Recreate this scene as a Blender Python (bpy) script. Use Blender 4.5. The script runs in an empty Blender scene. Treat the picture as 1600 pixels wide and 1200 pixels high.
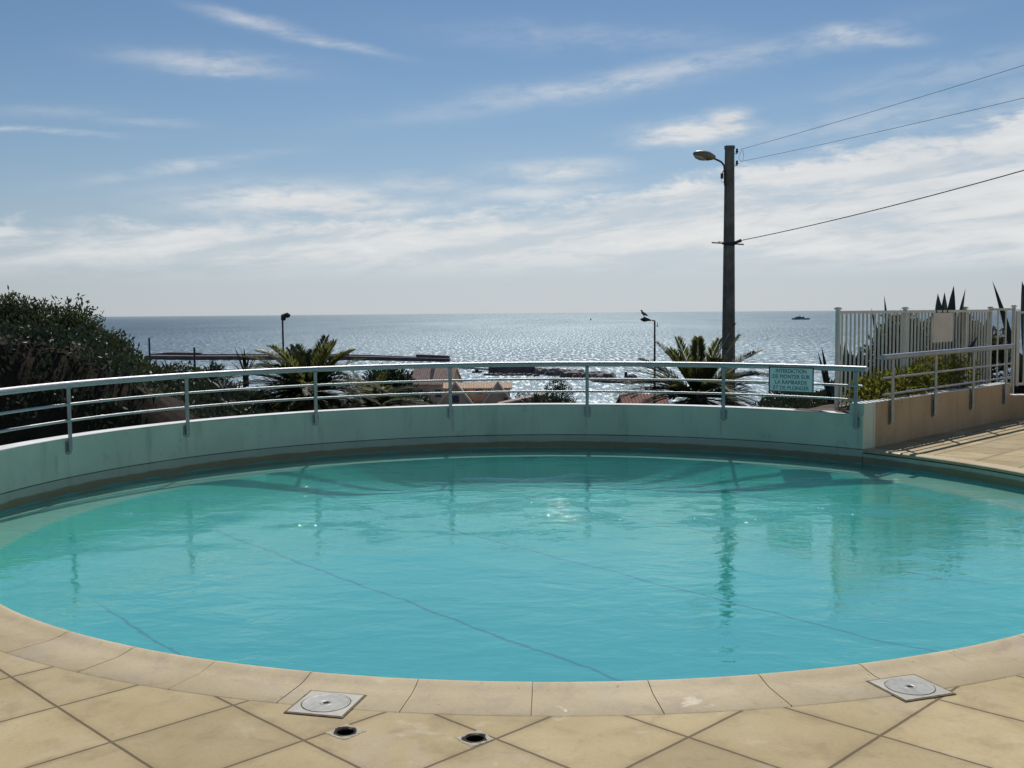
import bpy, bmesh, math, random
from mathutils import Vector, Matrix, noise as mnoise
R = math.radians
rnd = random.Random(7)
sc = bpy.context.scene
COL = sc.collection

# ------------------------------------------------------------------ camera solve
F, PIT, ROL, EYE = 1635.5, 0.0679, -0.0083, 1.6
PCX, PCY = 0.2523, 8.7317            # pool centre
RIN, ROUT, RW = 4.3255, 4.6737, 4.93  # basin, outer coping, wall face
ZW = -0.167                           # water level (deck is z = 0)
ZT = 0.395                            # top of pool wall
SEA = -28.0

def ray(px, py):
    u = (px - 800) / F; v = -(py - 600) / F
    c, s = math.cos(ROL), math.sin(ROL)
    u, v = c * u - s * v, s * u + c * v
    return Vector((u, math.cos(PIT) + v * math.sin(PIT), -math.sin(PIT) + v * math.cos(PIT)))
def at(px, py, Y):                    # point of the place at forward distance Y
    d = ray(px, py); return Vector((0, 0, EYE)) + d * (Y / d.y)
def at_z(px, py, z):
    d = ray(px, py); return Vector((0, 0, EYE)) + d * ((z - EYE) / d.z)

# ------------------------------------------------------------------ node helpers
class NT:
    def __init__(s, tree): s.t = tree; s.t.nodes.clear()
    def n(s, typ, **kw):
        o = s.t.nodes.new(typ)
        for k, v in kw.items():
            if k == 'inp':
                for kk, vv in v.items(): s.put(o, kk, vv)
            else: setattr(o, k, v)
        return o
    def put(s, o, k, v):
        i = o.inputs[k]
        if isinstance(v, bpy.types.NodeSocket): s.t.links.new(v, i)
        elif v is not None:
            if hasattr(i, 'default_value'):
                if isinstance(v, tuple) and len(v) == 3 and i.type == 'RGBA': v = v + (1,)
                i.default_value = v
    def m(s, op, a, b=None, c=None, clamp=False):
        o = s.n('ShaderNodeMath', operation=op, use_clamp=clamp)
        for k, v in enumerate((a, b, c)):
            if v is not None: s.put(o, k, v)
        return o.outputs[0]
    def step(s, x, lo, hi):           # smooth 0..1 from lo to hi
        o = s.n('ShaderNodeMapRange', interpolation_type='SMOOTHSTEP', inp={0: x, 1: lo, 2: hi, 3: 0.0, 4: 1.0}); return o.outputs[0]
    def mix(s, f, a, b, mode='MIX'):
        o = s.n('ShaderNodeMix', data_type='RGBA', blend_type=mode)
        s.put(o, 0, f); s.put(o, 6, a); s.put(o, 7, b); return o.outputs[2]
    def noise(s, vec, scale, detail=4, rough=.55, dist=0.0):
        o = s.n('ShaderNodeTexNoise', inp={'Vector': vec, 'Scale': scale, 'Detail': detail, 'Roughness': rough, 'Distortion': dist}); return o.outputs[0]
    def xyz(s, v):
        o = s.n('ShaderNodeSeparateXYZ', inp={0: v}); return o.outputs[0], o.outputs[1], o.outputs[2]
    def cmb(s, x, y, z=0.0):
        o = s.n('ShaderNodeCombineXYZ'); s.put(o, 0, x); s.put(o, 1, y); s.put(o, 2, z); return o.outputs[0]
    def scale(s, v, sx, sy, sz):
        o = s.n('ShaderNodeVectorMath', operation='MULTIPLY', inp={0: v, 1: (sx, sy, sz)}); return o.outputs[0]
    def bump(s, h, strength, dist=.01, normal=None):
        o = s.n('ShaderNodeBump', inp={'Height': h, 'Strength': strength, 'Distance': dist})
        if normal is not None: s.put(o, 'Normal', normal)
        return o.outputs[0]

def newmat(name):
    m = bpy.data.materials.new(name); m.use_nodes = True
    return m, NT(m.node_tree)
def principled(t, col, rough=.6, metal=0., normal=None, spec=.5):
    b = t.n('ShaderNodeBsdfPrincipled', inp={'Base Color': col, 'Roughness': rough, 'Metallic': metal, 'Specular IOR Level': spec})
    if normal is not None: t.put(b, 'Normal', normal)
    return b.outputs[0]
def out(t, sh): t.n('ShaderNodeOutputMaterial', inp={0: sh})
def simple(name, col, rough=.6, var=.25, scale=6., metal=0., bump=0., bscale=60., spec=.5, col2=None, stretch=(1, 1, 1)):
    m, t = newmat(name)
    co = t.scale(t.n('ShaderNodeTexCoord').outputs['Object'], *stretch)
    f = t.step(t.noise(co, scale, 6, .6), .3, .7)
    a = tuple(c * (1 - var) for c in col); b = col2 or tuple(min(1, c * (1 + var)) for c in col)
    c = t.mix(f, a, b)
    nm = t.bump(t.noise(co, bscale, 5, .6), bump, .01) if bump else None
    out(t, principled(t, c, rough, metal, nm, spec)); return m
def leafmat(name, c1, c2, trans=.35, rough=.5, scale=3., red=None):
    m, t = newmat(name)
    co = t.n('ShaderNodeTexCoord').outputs['Object']
    f = t.step(t.noise(co, scale, 3, .7), .35, .65)
    f2 = t.noise(co, scale * 9, 2, .6)
    c = t.mix(t.m('MULTIPLY_ADD', f, .7, t.m('MULTIPLY', f2, .4), True), c1, c2)
    if red: c = t.mix(t.m('MULTIPLY', t.step(t.noise(co, 5., 3, .7), .56, .66), .6), c, red)
    p = principled(t, c, rough, 0, None, .35)
    tr = t.n('ShaderNodeBsdfTranslucent', inp={0: t.mix(.5, c, tuple(min(1, x * 2.4) for x in c2))}).outputs[0]
    out(t, t.n('ShaderNodeMixShader', inp={0: trans, 1: p, 2: tr}).outputs[0]); return m

# ------------------------------------------------------------------ mesh helpers
class MB:
    def __init__(s): s.v = []; s.f = []
    def add(s, vs, fs):
        o = len(s.v); s.v += [tuple(v) for v in vs]; s.f += [tuple(i + o for i in f) for f in fs]
    def box(s, c, size, M=None):
        x, y, z = (d / 2 for d in size)
        vs = [Vector((i * x, j * y, k * z)) for i in (-1, 1) for j in (-1, 1) for k in (-1, 1)]
        if M is not None: vs = [M @ v for v in vs]
        c = Vector(c); s.add([v + c for v in vs], [(0, 1, 3, 2), (4, 6, 7, 5), (0, 4, 5, 1), (2, 3, 7, 6), (0, 2, 6, 4), (1, 5, 7, 3)])
    def tube(s, pts, rads, n=10, flat=(1, 1), cap=True, up=Vector((0, 0, 1))):
        pts = [Vector(p) for p in pts]
        if not hasattr(rads, '__len__'): rads = [rads] * len(pts)
        o = len(s.v); vs = []; L = len(pts)
        for i, p in enumerate(pts):
            t = (pts[min(i + 1, L - 1)] - pts[max(i - 1, 0)]).normalized()
            a = t.cross(up)
            if a.length < 1e-4: a = t.cross(Vector((0, 1, 0)))
            a.normalize(); b = a.cross(t)
            for k in range(n):
                w = 2 * math.pi * k / n + math.pi / n
                vs.append(p + (a * math.cos(w) * flat[0] + b * math.sin(w) * flat[1]) * rads[i])
        fs = [(i * n + k, i * n + (k + 1) % n, (i + 1) * n + (k + 1) % n, (i + 1) * n + k) for i in range(L - 1) for k in range(n)]
        if cap: fs += [tuple(range(n))[::-1], tuple((L - 1) * n + k for k in range(n))]
        s.add(vs, fs)
    def lathe(s, prof, n=24, c=(0, 0, 0)):
        c = Vector(c); vs = []; L = len(prof)
        for r, z in prof:
            for k in range(n):
                w = 2 * math.pi * k / n; vs.append(c + Vector((r * math.cos(w), r * math.sin(w), z)))
        fs = [(i * n + k, i * n + (k + 1) % n, (i + 1) * n + (k + 1) % n, (i + 1) * n + k) for i in range(L - 1) for k in range(n)]
        s.add(vs, fs)
    def sweep(s, prof, a0, a1, n, c=(PCX, PCY), closed=True, caps=True):   # (r, z) profile swept round the pool
        vs = []; P = len(prof)
        for i in range(n + 1):
            w = a0 + (a1 - a0) * i / n
            for r, z in prof: vs.append((c[0] + r * math.cos(w), c[1] + r * math.sin(w), z))
        K = P if closed else P - 1
        fs = [(i * P + k, (i + 1) * P + k, (i + 1) * P + (k + 1) % P, i * P + (k + 1) % P) for i in range(n) for k in range(K)]
        if closed and caps: fs += [tuple(range(P))[::-1], tuple(n * P + k for k in range(P))]
        s.add(vs, fs)
    def prism(s, poly, d):            # planar polygon (3D points) extruded by vector d
        n = len(poly); d = Vector(d); a = [Vector(p) for p in poly]
        s.add(a + [p + d for p in a], [tuple(range(n))[::-1], tuple(range(n, 2 * n))] + [(i, (i + 1) % n, n + (i + 1) % n, n + i) for i in range(n)])
    def build(s, name, mat, parent=None, smooth=False, bevel=0., merge=False):
        me = bpy.data.meshes.new(name); me.from_pydata(s.v, [], s.f); me.update()
        bm = bmesh.new(); bm.from_mesh(me)
        if merge: bmesh.ops.remove_doubles(bm, verts=bm.verts, dist=1e-5)
        if len(s.f) < 30000: bmesh.ops.recalc_face_normals(bm, faces=bm.faces)
        bm.to_mesh(me); bm.free()
        if smooth:
            me.polygons.foreach_set('use_smooth', [True] * len(me.polygons))
            try: me.set_sharp_from_angle(angle=R(40))
            except Exception: pass
        o = bpy.data.objects.new(name, me); COL.objects.link(o)
        if mat: me.materials.append(mat)
        if parent is not None:
            o.parent = parent; o.matrix_parent_inverse = Matrix.Identity(4)
        if bevel:
            b = o.modifiers.new('bevel', 'BEVEL'); b.width = bevel; b.segments = 2; b.limit_method = 'ANGLE'; b.angle_limit = R(40)
        return o
def tag(o, label, cat, group=None):
    o['label'] = label; o['category'] = cat
    if group: o['group'] = group
    return o
def thing(name, label, cat, loc=(0, 0, 0), rz=0., group=None):
    o = bpy.data.objects.new(name, None); COL.objects.link(o); o.empty_display_size = .2
    o.location = loc; o.rotation_euler = (0, 0, rz); return tag(o, label, cat, group)
def struct(o, kind='structure'): o['kind'] = kind; return o
def PA(ang, r, z): return Vector((PCX + r * math.cos(ang), PCY + r * math.sin(ang), z))

# ------------------------------------------------------------------ materials
def deck_mat(tiles=True):
    m, t = newmat('deck_slabs' if tiles else 'coping_stone')
    co = t.n('ShaderNodeTexCoord').outputs['Object']
    x, y, z = t.xyz(co)
    n1 = t.noise(co, 1.3, 6, .6); n2 = t.noise(co, 5., 6, .65, .4); n3 = t.noise(co, 60., 4, .7)
    base = t.mix(t.step(n1, .35, .68), (.42, .325, .17), (.51, .41, .235)) if tiles else t.mix(t.step(n1, .35, .68), (.50, .395, .225), (.58, .47, .29))
    base = t.mix(t.m('MULTIPLY', t.step(n2, .47, .70), .5), base, (.29, .215, .11) if tiles else (.36, .27, .19))
    base = t.mix(t.m('MULTIPLY', t.step(t.noise(co, 2.6, 5, .62, .8), .54, .70), .55), base, (.50, .41, .31))
    base = t.mix(t.m('MULTIPLY', t.step(t.noise(co, 30., 4, .6), .62, .76), .55), base, (.15, .11, .06))
    gr = t.m('MULTIPLY_ADD', n3, .34, .83); base = t.mix(1., base, t.cmb(gr, gr, gr), 'MULTIPLY')
    h = t.m('MULTIPLY_ADD', n3, .25, t.m('MULTIPLY', n2, .6))
    if tiles:
        S = .512; k = .70711 / S
        ox, oy = -.071, 3.84
        u = t.m('MULTIPLY', t.m('ADD', t.m('SUBTRACT', x, ox), t.m('SUBTRACT', y, oy)), k)
        v = t.m('MULTIPLY', t.m('SUBTRACT', t.m('SUBTRACT', x, ox), t.m('SUBTRACT', y, oy)), k)
        wob = t.m('MULTIPLY', t.m('SUBTRACT', t.noise(co, 9., 3), .5), .012)
        def edge(q):
            fr = t.m('FRACT', t.m('ADD', q, wob)); return t.m('MINIMUM', fr, t.m('SUBTRACT', 1., fr))
        e = t.m('MINIMUM', edge(u), edge(v))
        joint = t.m('SUBTRACT', 1., t.step(e, .007, .0155))
        cell = t.n('ShaderNodeTexWhiteNoise', noise_dimensions='2D', inp={'Vector': t.cmb(t.m('FLOOR', u), t.m('FLOOR', v))}).outputs[0]
        cellv = t.m('MULTIPLY_ADD', cell, .26, .87)
        base = t.mix(1., base, t.cmb(cellv, cellv, t.m('MULTIPLY', cellv, .98)), 'MULTIPLY')
        base = t.mix(t.m('MULTIPLY', t.m('SUBTRACT', 1., t.step(e, .0, .10)), t.m('MULTIPLY', n2, .5)), base, (.22, .16, .085))
        base = t.mix(t.m('MULTIPLY', joint, .9), base, (.125, .088, .045))
        h = t.m('SUBTRACT', h, t.m('MULTIPLY', joint, 2.))
    rough = t.m('MULTIPLY_ADD', t.step(t.noise(co, 3.4, 5, .65, .6), .60, .70), -.32, .78 if tiles else .66)
    out(t, principled(t, base, rough, 0, t.bump(h, .45, .006), .3)); return m
M_DECK, M_COPING = deck_mat(), deck_mat(False)

def wall_mat(name, c1, c2, scum=False, streak=(.6, .6, .6)):
    m, t = newmat(name)
    co = t.n('ShaderNodeTexCoord').outputs['Object']
    x, y, z = t.xyz(co)
    n1 = t.noise(co, 1.6, 6, .6); st = t.noise(t.scale(co, 7, 7, .9), 1., 5, .6)
    c = t.mix(t.step(n1, .3, .7), c1, c2)
    c = t.mix(t.m('MULTIPLY', t.step(st, .52, .74), .4), c, tuple(a * b for a, b in zip(c1, streak)))
    sp = t.m('MULTIPLY', t.step(t.noise(co, 4., 6, .75), .55, .72), .38)
    c = t.mix(sp, c, tuple(a * .55 for a in c1))
    if scum:
        ag = t.m('DIVIDE', t.m('SUBTRACT', t.m('ARCTAN2', y, x), R(41.0)), R(20.35))
        ag = t.m('ABSOLUTE', t.m('SUBTRACT', ag, t.m('ROUND', ag)))
        run = t.m('MULTIPLY', t.m('SUBTRACT', 1., t.step(t.m('ADD', ag, t.m('MULTIPLY', t.m('SUBTRACT', st, .5), .03)), .004, .016)), t.m('SUBTRACT', 1., t.step(z, .22, .26)))
        c = t.mix(t.m('MULTIPLY', t.m('MULTIPLY', run, t.step(z, -.05, .16)), .3), c, (.30, .30, .21))
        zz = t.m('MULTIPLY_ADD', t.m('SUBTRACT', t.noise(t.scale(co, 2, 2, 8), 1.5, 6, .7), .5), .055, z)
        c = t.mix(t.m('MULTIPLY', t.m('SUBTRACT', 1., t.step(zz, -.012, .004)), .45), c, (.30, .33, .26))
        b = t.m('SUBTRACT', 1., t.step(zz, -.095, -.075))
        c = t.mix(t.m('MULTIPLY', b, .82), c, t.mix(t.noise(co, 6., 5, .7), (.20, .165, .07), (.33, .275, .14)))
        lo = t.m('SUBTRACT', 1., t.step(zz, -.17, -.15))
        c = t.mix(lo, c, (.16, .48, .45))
        top = t.m('SUBTRACT', 1., t.step(t.m('ABSOLUTE', t.m('SUBTRACT', z, .0)), .003, .008))
        c = t.mix(t.m('MULTIPLY', top, .75), c, (.06, .06, .055))
    out(t, principled(t, c, .75, 0, t.bump(t.noise(co, 90., 5, .7), .25, .004), .3)); return m
M_WALL = wall_mat('pool_wall_paint', (.62, .685, .525), (.72, .775, .61), True)
M_PIER = wall_mat('pier_paint', (.58, .67, .53), (.66, .75, .61))
M_BEIGE = wall_mat('beige_render', (.43, .315, .19), (.51, .39, .25), streak=(.65, .6, .55))
M_CAP = simple('wall_top_paint', (.74, .75, .72), .7, .12, 3)
M_ALU = simple('brushed_aluminium', (.40, .415, .415), .52, .15, 8, metal=.6, stretch=(1, 1, 20))
M_ALUD = simple('post_aluminium', (.30, .33, .33), .45, .12, 8, metal=.6)
M_STEEL = simple('grey_rail_metal', (.33, .35, .38), .5, .12, 8, metal=.6)
M_WHITE = simple('white_fence_paint', (.60, .60, .53), .5, .08, 5)
M_SHEET = simple('beige_sheet', (.66, .62, .52), .6, .1, 3)
M_CONC = simple('pole_concrete', (.17, .165, .14), .85, .3, 3, bump=.4, bscale=25)
M_DARK = simple('dark_metal', (.03, .03, .035), .5, .3, 10)
M_WIRE = simple('wire_grey', (.22, .22, .23), .6, .1, 3)
M_LAMPH = simple('lamp_shell', (.24, .21, .15), .45, .2, 6)
M_GLASS = simple('lamp_lens', (.55, .55, .52), .2, .1, 6)
M_LIDF = simple('skimmer_plastic', (.44, .41, .33), .45, .12, 9, bump=.1)
M_LIDC = simple('skimmer_cover_plastic', (.40, .385, .33), .4, .15, 30)
M_HOLE = simple('drain_black', (.006, .006, .006), .9, .3, 10)
M_BED = simple('joint_bed', (.17, .125, .07), .95, .3, 30)
M_MORTAR = simple('drain_mortar', (.44, .38, .27), .8, .3, 40, bump=.5)
M_SIGN = simple('sign_plate_green', (.92, .97, .90), .5, .06, 4)
M_SIGNB = simple('sign_border', (.02, .06, .05), .5, .1, 4)
M_INK = simple('sign_lettering', (.03, .09, .075), .6, .1, 4)
M_SOIL = simple('bank_soil', (.075, .048, .036), .95, .5, 2.2, bump=1., bscale=9)
M_TRUNK = simple('bark', (.09, .065, .045), .9, .4, 14, bump=.8, bscale=40)
M_PALMT = simple('palm_bark', (.13, .09, .055), .9, .5, 22, bump=.8, bscale=40)
M_ROCK = simple('harbour_rock', (.20, .165, .15), .9, .4, .25, bump=.8, bscale=2)
M_QUAY = simple('quay_concrete', (.15, .12, .125), .9, .3, .15, bump=.3, bscale=2)
M_PINK = simple('pink_roof_tile', (.52, .37, .30), .85, .25, 3.0, bump=.5, bscale=9)
M_RED = simple('red_roof_tile', (.24, .105, .075), .85, .3, 3.0, bump=.5, bscale=9)
M_HWALL = simple('house_render', (.68, .52, .37), .85, .15, .8)
M_TAN = simple('tan_roof_tile', (.50, .36, .25), .85, .25, 3.0, bump=.5, bscale=9)
M_RAKE = simple('house_rake', (.85, .72, .56), .8, .1, 1)
M_WIN = simple('window_glass_blue', (.06, .12, .22), .15, .2, 2)
M_SHUT = simple('shutter', (.20, .11, .07), .7, .2, 2)
M_SHIP = simple('ship_grey', (.20, .24, .29), .7, .1, .05)
M_SAIL = simple('sail_cloth', (.75, .75, .73), .8, .05, .5)
M_GULL = simple('gull_feathers', (.22, .22, .23), .8, .3, 20)
M_SAND = simple('sand_pale', (.62, .56, .48), .9, .15, .5)
L_BUSH = leafmat('bush_leaf', (.016, .027, .011), (.055, .068, .028), .26, .7)
L_DARK = leafmat('dark_leaf', (.012, .022, .012), (.035, .052, .024), .2, .5)
L_PALM = leafmat('palm_leaf', (.038, .050, .016), (.135, .14, .042), .45, .45, 1.5)
L_AGAVE = leafmat('agave_leaf', (.030, .046, .042), (.055, .078, .068), .04, .5)
L_YUCCA = leafmat('yucca_leaf', (.020, .028, .020), (.05, .062, .04), .1, .5)
L_HEDGE = leafmat('hedge_leaf', (.035, .055, .010), (.17, .17, .022), .45, .4, 6, (.24, .09, .02))
L_GREY = leafmat('grey_leaf', (.026, .036, .022), (.085, .095, .06), .3, .6)

def basin_mat():
    m, t = newmat('pool_liner')
    co = t.n('ShaderNodeTexCoord').outputs['Object']
    x, y, z = t.xyz(co)
    c = t.mix(t.step(t.noise(co, .7, 5, .6), .3, .7), (.030, .71, .615), (.045, .77, .665))
    # welded liner seams running across the floor
    ca, sa = math.cos(SEAM_A), math.sin(SEAM_A)
    q = t.m('SUBTRACT', t.m('MULTIPLY', x, ca), t.m('MULTIPLY', y, sa))
    q = t.m('MULTIPLY_ADD', t.m('SUBTRACT', t.noise(co, 2.2, 3, .55), .5), .14, q)
    fr = t.m('FRACT', t.m('DIVIDE', t.m('SUBTRACT', q, SEAM_O), SEAM_S))
    e = t.m('MULTIPLY', t.m('MINIMUM', fr, t.m('SUBTRACT', 1., fr)), SEAM_S)
    seam = t.m('MULTIPLY', t.m('SUBTRACT', 1., t.step(e, .006, .020)), t.step(z, -.44, -.48))
    c = t.mix(t.m('MULTIPLY', seam, .85), c, (.02, .20, .22))
    band = t.step(z, -.215, -.202)
    c = t.mix(t.m('MULTIPLY', band, .9), c, (.72, .76, .64))
    wr = t.noise(t.scale(co, 1, 1.6, 1), 3.5, 5, .6, .8)
    out(t, principled(t, c, .7, 0, t.bump(wr, .6, .03), .2)); return m
ZF = -.50
# seam orientation from two points of one seam on the floor
_a = at_z(470, 880, ZF); _b = at_z(980, 1068, ZF)
_d = (_b - _a).normalized(); SEAM_A = math.atan2(_d.x, _d.y)
SEAM_O = _a.x * math.cos(SEAM_A) - _a.y * math.sin(SEAM_A); SEAM_S = 1.76
M_BASIN = basin_mat()

def water_mat():
    m, t = newmat('pool_water')
    co = t.n('ShaderNodeTexCoord').outputs['Object']
    x, y, z = t.xyz(co)
    zone = t.m('MULTIPLY', t.step(y, 7.2, 8.8), t.m('SUBTRACT', 1., t.step(y, 10.6, 11.9)))
    patch = t.step(t.noise(t.scale(co, .8, 1.5, 1), 1.5, 4, .65), .50, .64)
    a = t.noise(t.scale(co, 1, 1.5, 1), 2.3, 3, .5, .3)
    b = t.noise(t.scale(co, 1, 1.9, 1), 9., 4, .6, .6)
    fine = t.m('ABSOLUTE', t.m('SUBTRACT', t.noise(t.scale(co, 1, 1.5, 1), 13., 2, .55, 1.4), .5))
    h = t.m('ADD', t.m('MULTIPLY', a, .0075), t.m('MULTIPLY', b, t.m('MULTIPLY_ADD', zone, .0010, .0010)))
    h = t.m('SUBTRACT', h, t.m('MULTIPLY', fine, t.m('MULTIPLY', t.m('MULTIPLY', zone, patch), .017)))
    nm = t.bump(h, 1., 1.)
    fr = t.n('ShaderNodeFresnel', inp={'IOR': 1.33, 'Normal': nm}).outputs[0]
    tr = t.n('ShaderNodeBsdfTransparent', inp={0: (.74, .985, .96)}).outputs[0]
    gl = t.n('ShaderNodeBsdfGlossy', inp={'Color': (.82, .94, .78), 'Roughness': .03, 'Normal': nm}).outputs[0]
    df = t.n('ShaderNodeBsdfDiffuse', inp={0: (.0, .50, .62)}).outputs[0]     # milky scatter in the water
    tr = t.n('ShaderNodeMixShader', inp={0: .15, 1: tr, 2: df}).outputs[0]
    out(t, t.n('ShaderNodeMixShader', inp={0: t.m('MULTIPLY', fr, .68), 1: tr, 2: gl}).outputs[0]); return m
M_WATER = water_mat()

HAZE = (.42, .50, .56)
def sea_mat():
    m, t = newmat('sea_water')
    co = t.n('ShaderNodeTexCoord').outputs['Object']
    x, y, z = t.xyz(co)
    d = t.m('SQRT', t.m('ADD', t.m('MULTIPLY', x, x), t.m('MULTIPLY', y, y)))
    w1 = t.noise(t.scale(co, 1 / 9., 1 / 34., 1), 1., 9, .68, .3)
    w2 = t.noise(t.scale(co, 1 / 260., 1 / 900., 1), 1., 5, .6)
    sp = t.step(t.noise(t.scale(co, 1 / 2.2, 1 / 17., 1), 1., 6, .78), .47, .66)
    nm = t.bump(w1, 1., .9)
    deep = t.mix(t.step(w2, .35, .65), (.035, .075, .095), (.05, .10, .12))
    df = t.n('ShaderNodeBsdfDiffuse', inp={0: deep}).outputs[0]
    rg = t.m('MULTIPLY_ADD', sp, .10, .45)
    g1 = t.n('ShaderNodeBsdfGlossy', distribution='BECKMANN', inp={'Color': (.48, .55, .585), 'Roughness': rg, 'Normal': nm}).outputs[0]
    fac = t.m('MULTIPLY_ADD', t.step(w2, .3, .7), .10, t.m('MULTIPLY_ADD', sp, .28, .34))
    sh = t.n('ShaderNodeMixShader', inp={0: fac, 1: df, 2: g1}).outputs[0]
    hz = t.m('SUBTRACT', 1., t.m('POWER', 2.718, t.m('DIVIDE', d, -14000.)))  # haze painted into the sea surface as glow, growing with distance
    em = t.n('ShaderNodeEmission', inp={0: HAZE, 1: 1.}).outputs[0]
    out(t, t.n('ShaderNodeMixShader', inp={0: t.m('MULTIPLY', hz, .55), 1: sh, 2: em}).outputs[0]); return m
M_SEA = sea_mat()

def ground_mat():
    m, t = newmat('hillside_ground')
    co = t.n('ShaderNodeTexCoord').outputs['Object']
    n1 = t.noise(co, .35, 6, .65); n2 = t.noise(co, 2.6, 7, .7)
    c = t.mix(t.step(n2, .3, .7), (.018, .012, .008), (.060, .038, .025))
    g = t.step(t.noise(co, .5, 6, .7), .48, .6)
    c = t.mix(t.m('MULTIPLY', g, .7), c, (.020, .026, .012))
    out(t, principled(t, c, .95, 0, t.bump(t.noise(co, 6., 8, .75), 1., .10), .2)); return m
M_GROUND = ground_mat()

# ------------------------------------------------------------------ the setting: terrain and sea
def sst(x, a, b):
    q = max(0., min(1., (x - a) / (b - a))); return q * q * (3 - 2 * q)
def terrain_z(X, Y):
    d = math.hypot(X, Y); rp = math.hypot(X - PCX, Y - PCY)
    z = -1.35 - .0885 * max(0, d - 15)
    s = X / max(Y, 1.)                                     # bearing
    # rocky bank on the left, falling away towards the middle
    top = 1.15 * sst(-s, .30, .43) + .75 * sst(-s, .20, .33) + .55 * sst(-s, .08, .24)
    prof = sst(d, 15.2 + .5 * mnoise.noise(Vector((X * .9, Y * .3, 0))), 17.3) * (1 - sst(d, 23.5, 42.))
    bank = (-1.3 + top) if s < 0 else -1.35
    nz = mnoise.fractal(Vector((X * .6, Y * .6, 3.1)), 1., 2., 5)
    nz2 = mnoise.fractal(Vector((X * 2.2, Y * 2.2, 7.7)), 1., 2., 4)
    if s < 0: z = z + max(0, bank - z) * prof + prof * sst(-s, .1, .3) * (.24 * nz + .10 * nz2)
    # mound behind the wall on the right
    mound = sst(s, .19, .26) * sst(d, 12.8, 15.) * (1 - sst(d, 18., 32.))
    if s > 0: z = z + max(0, (.08 if s < .31 else .3) - z) * mound + .05 * nz * mound
    z += .05 * nz * min(1, d / 40) * 2
    if X > 4.03 and (X - 4.03) - (Y - 11.94) > -.6: z = min(z, -1.5)
    if rp < 5.7: z = min(z, -2.0 + (0 if rp < 5.2 else (rp - 5.2) * 2))
    if d > 318: z = SEA - 1 - (d - 318) * .02
    return z
tb = MB(); NA, ND = 420, 190
A0, A1 = R(-62), R(62)
dd = [9.0 * (360 / 9.0) ** (j / ND) for j in range(ND + 1)]
tv = []
for j in range(ND + 1):
    for i in range(NA + 1):
        a = A0 + (A1 - A0) * i / NA; X, Y = dd[j] * math.sin(a), dd[j] * math.cos(a)
        tv.append((X, Y, terrain_z(X, Y)))
W1 = NA + 1
tf = [(j * W1 + i, j * W1 + i + 1, (j + 1) * W1 + i + 1, (j + 1) * W1 + i) for j in range(ND) for i in range(NA)
      if not (math.hypot(tv[j * W1 + i][0] - PCX, tv[j * W1 + i][1] - PCY) < 5.0 or (tv[j * W1 + i][1] - PCY < abs(tv[j * W1 + i][0] - PCX) * .55 and dd[j] < 40))]
tb.add(tv, tf)
struct(tb.build('ground', M_GROUND, smooth=True))
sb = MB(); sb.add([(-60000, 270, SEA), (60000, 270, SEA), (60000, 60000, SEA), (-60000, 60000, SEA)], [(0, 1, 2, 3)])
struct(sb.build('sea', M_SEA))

# ------------------------------------------------------------------ pool
TL, TR = R(205), R(-25)          # where the front coping hands over to the shelf on either side
AEND = R(40.3)                   # right end of the pool wall
b = MB()
NB = 180; vs = []                       # floor with an added coved foot, widened at both sides to lessen shade
for i in range(NB):
    th = 2 * math.pi * i / NB; off = abs((math.degrees(th) - 92 + 180) % 360 - 180); wd = .22 + 1.1 * sst(off, 4, 78)
    for q in range(7):
        f = q / 6; vs.append(PA(th, RIN - wd * f, -.20 + (ZF + .20) * (1 - (1 - f) ** 2.0 if q < 6 else 1)))
    vs.append(PA(th, .6, ZF))
b.add(vs, [(i * 8 + k, i * 8 + k + 1, ((i + 1) % NB) * 8 + k + 1, ((i + 1) % NB) * 8 + k) for i in range(NB) for k in range(7)] + [tuple(i * 8 + 7 for i in range(NB))])
b.sweep([(RIN, -.20), (RW + .02, -.20)], TR, TL, 150, closed=False)
b.sweep([(RIN, -.20), (RIN, -.03)], TL, TR + 2 * math.pi, 90, closed=False)
for a in (TL, TR):
    b.add([PA(a, RIN, -.2), PA(a, RW + .02, -.2), PA(a, RW + .02, -.012), PA(a, RIN, -.012)], [(0, 1, 2, 3)])
struct(b.build('pool_basin', M_BASIN, smooth=True, merge=True))
b = MB()
b.sweep([(.001, ZW), (RIN, ZW)], 0, 2 * math.pi, 180, closed=False)
b.sweep([(RIN, ZW), (RW + .004, ZW)], TR, TL, 150, closed=False)
struct(b.build('pool_water', M_WATER, merge=True))

# front coping: one ring of rounded stones with open joints
b = MB(); j0 = R(-92.3); st = R(6.52)
cp = [(ROUT, -.05), (ROUT, -.002), (ROUT - .006, .002), (RIN + .13, .003), (RIN + .07, .012), (RIN + .035, .021), (RIN + .012, .019), (RIN - .004, .008), (RIN - .010, -.010), (RIN - .006, -.03), (RIN, -.05)]
ks = [k for k in range(-12, 14) if TL - 2 * math.pi < j0 + k * st and j0 + (k + 1) * st < TR + .02]
edges = [TL - 2 * math.pi] + [j0 + k * st for k in ks] + [j0 + (ks[-1] + 1) * st, TR]
for k in range(len(edges) - 1):
    if edges[k + 1] - edges[k] < .01: continue
    dz = rnd.uniform(-.001, .001)
    b.sweep([(r, z + dz) for r, z in cp], edges[k] + .0004, edges[k + 1] - .0004, 8)
# narrow kerb of the raised edge on the right
kp = [(RW + .19, -.04), (RW + .19, .004), (RW + .03, .008), (RW + .005, .004), (RW - .004, -.006), (RW - .002, -.03), (RW + .02, -.04)]
b.sweep(kp, TR, AEND, 40)
struct(b.build('pool_coping', M_COPING, smooth=True))
b = MB(); b.sweep([(ROUT + .003, -.05), (ROUT + .003, -.006), (RIN + .006, -.006), (RIN + .006, -.05)], TL - 2 * math.pi, TR, 80)
struct(b.build('coping_bed', M_BED))

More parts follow.
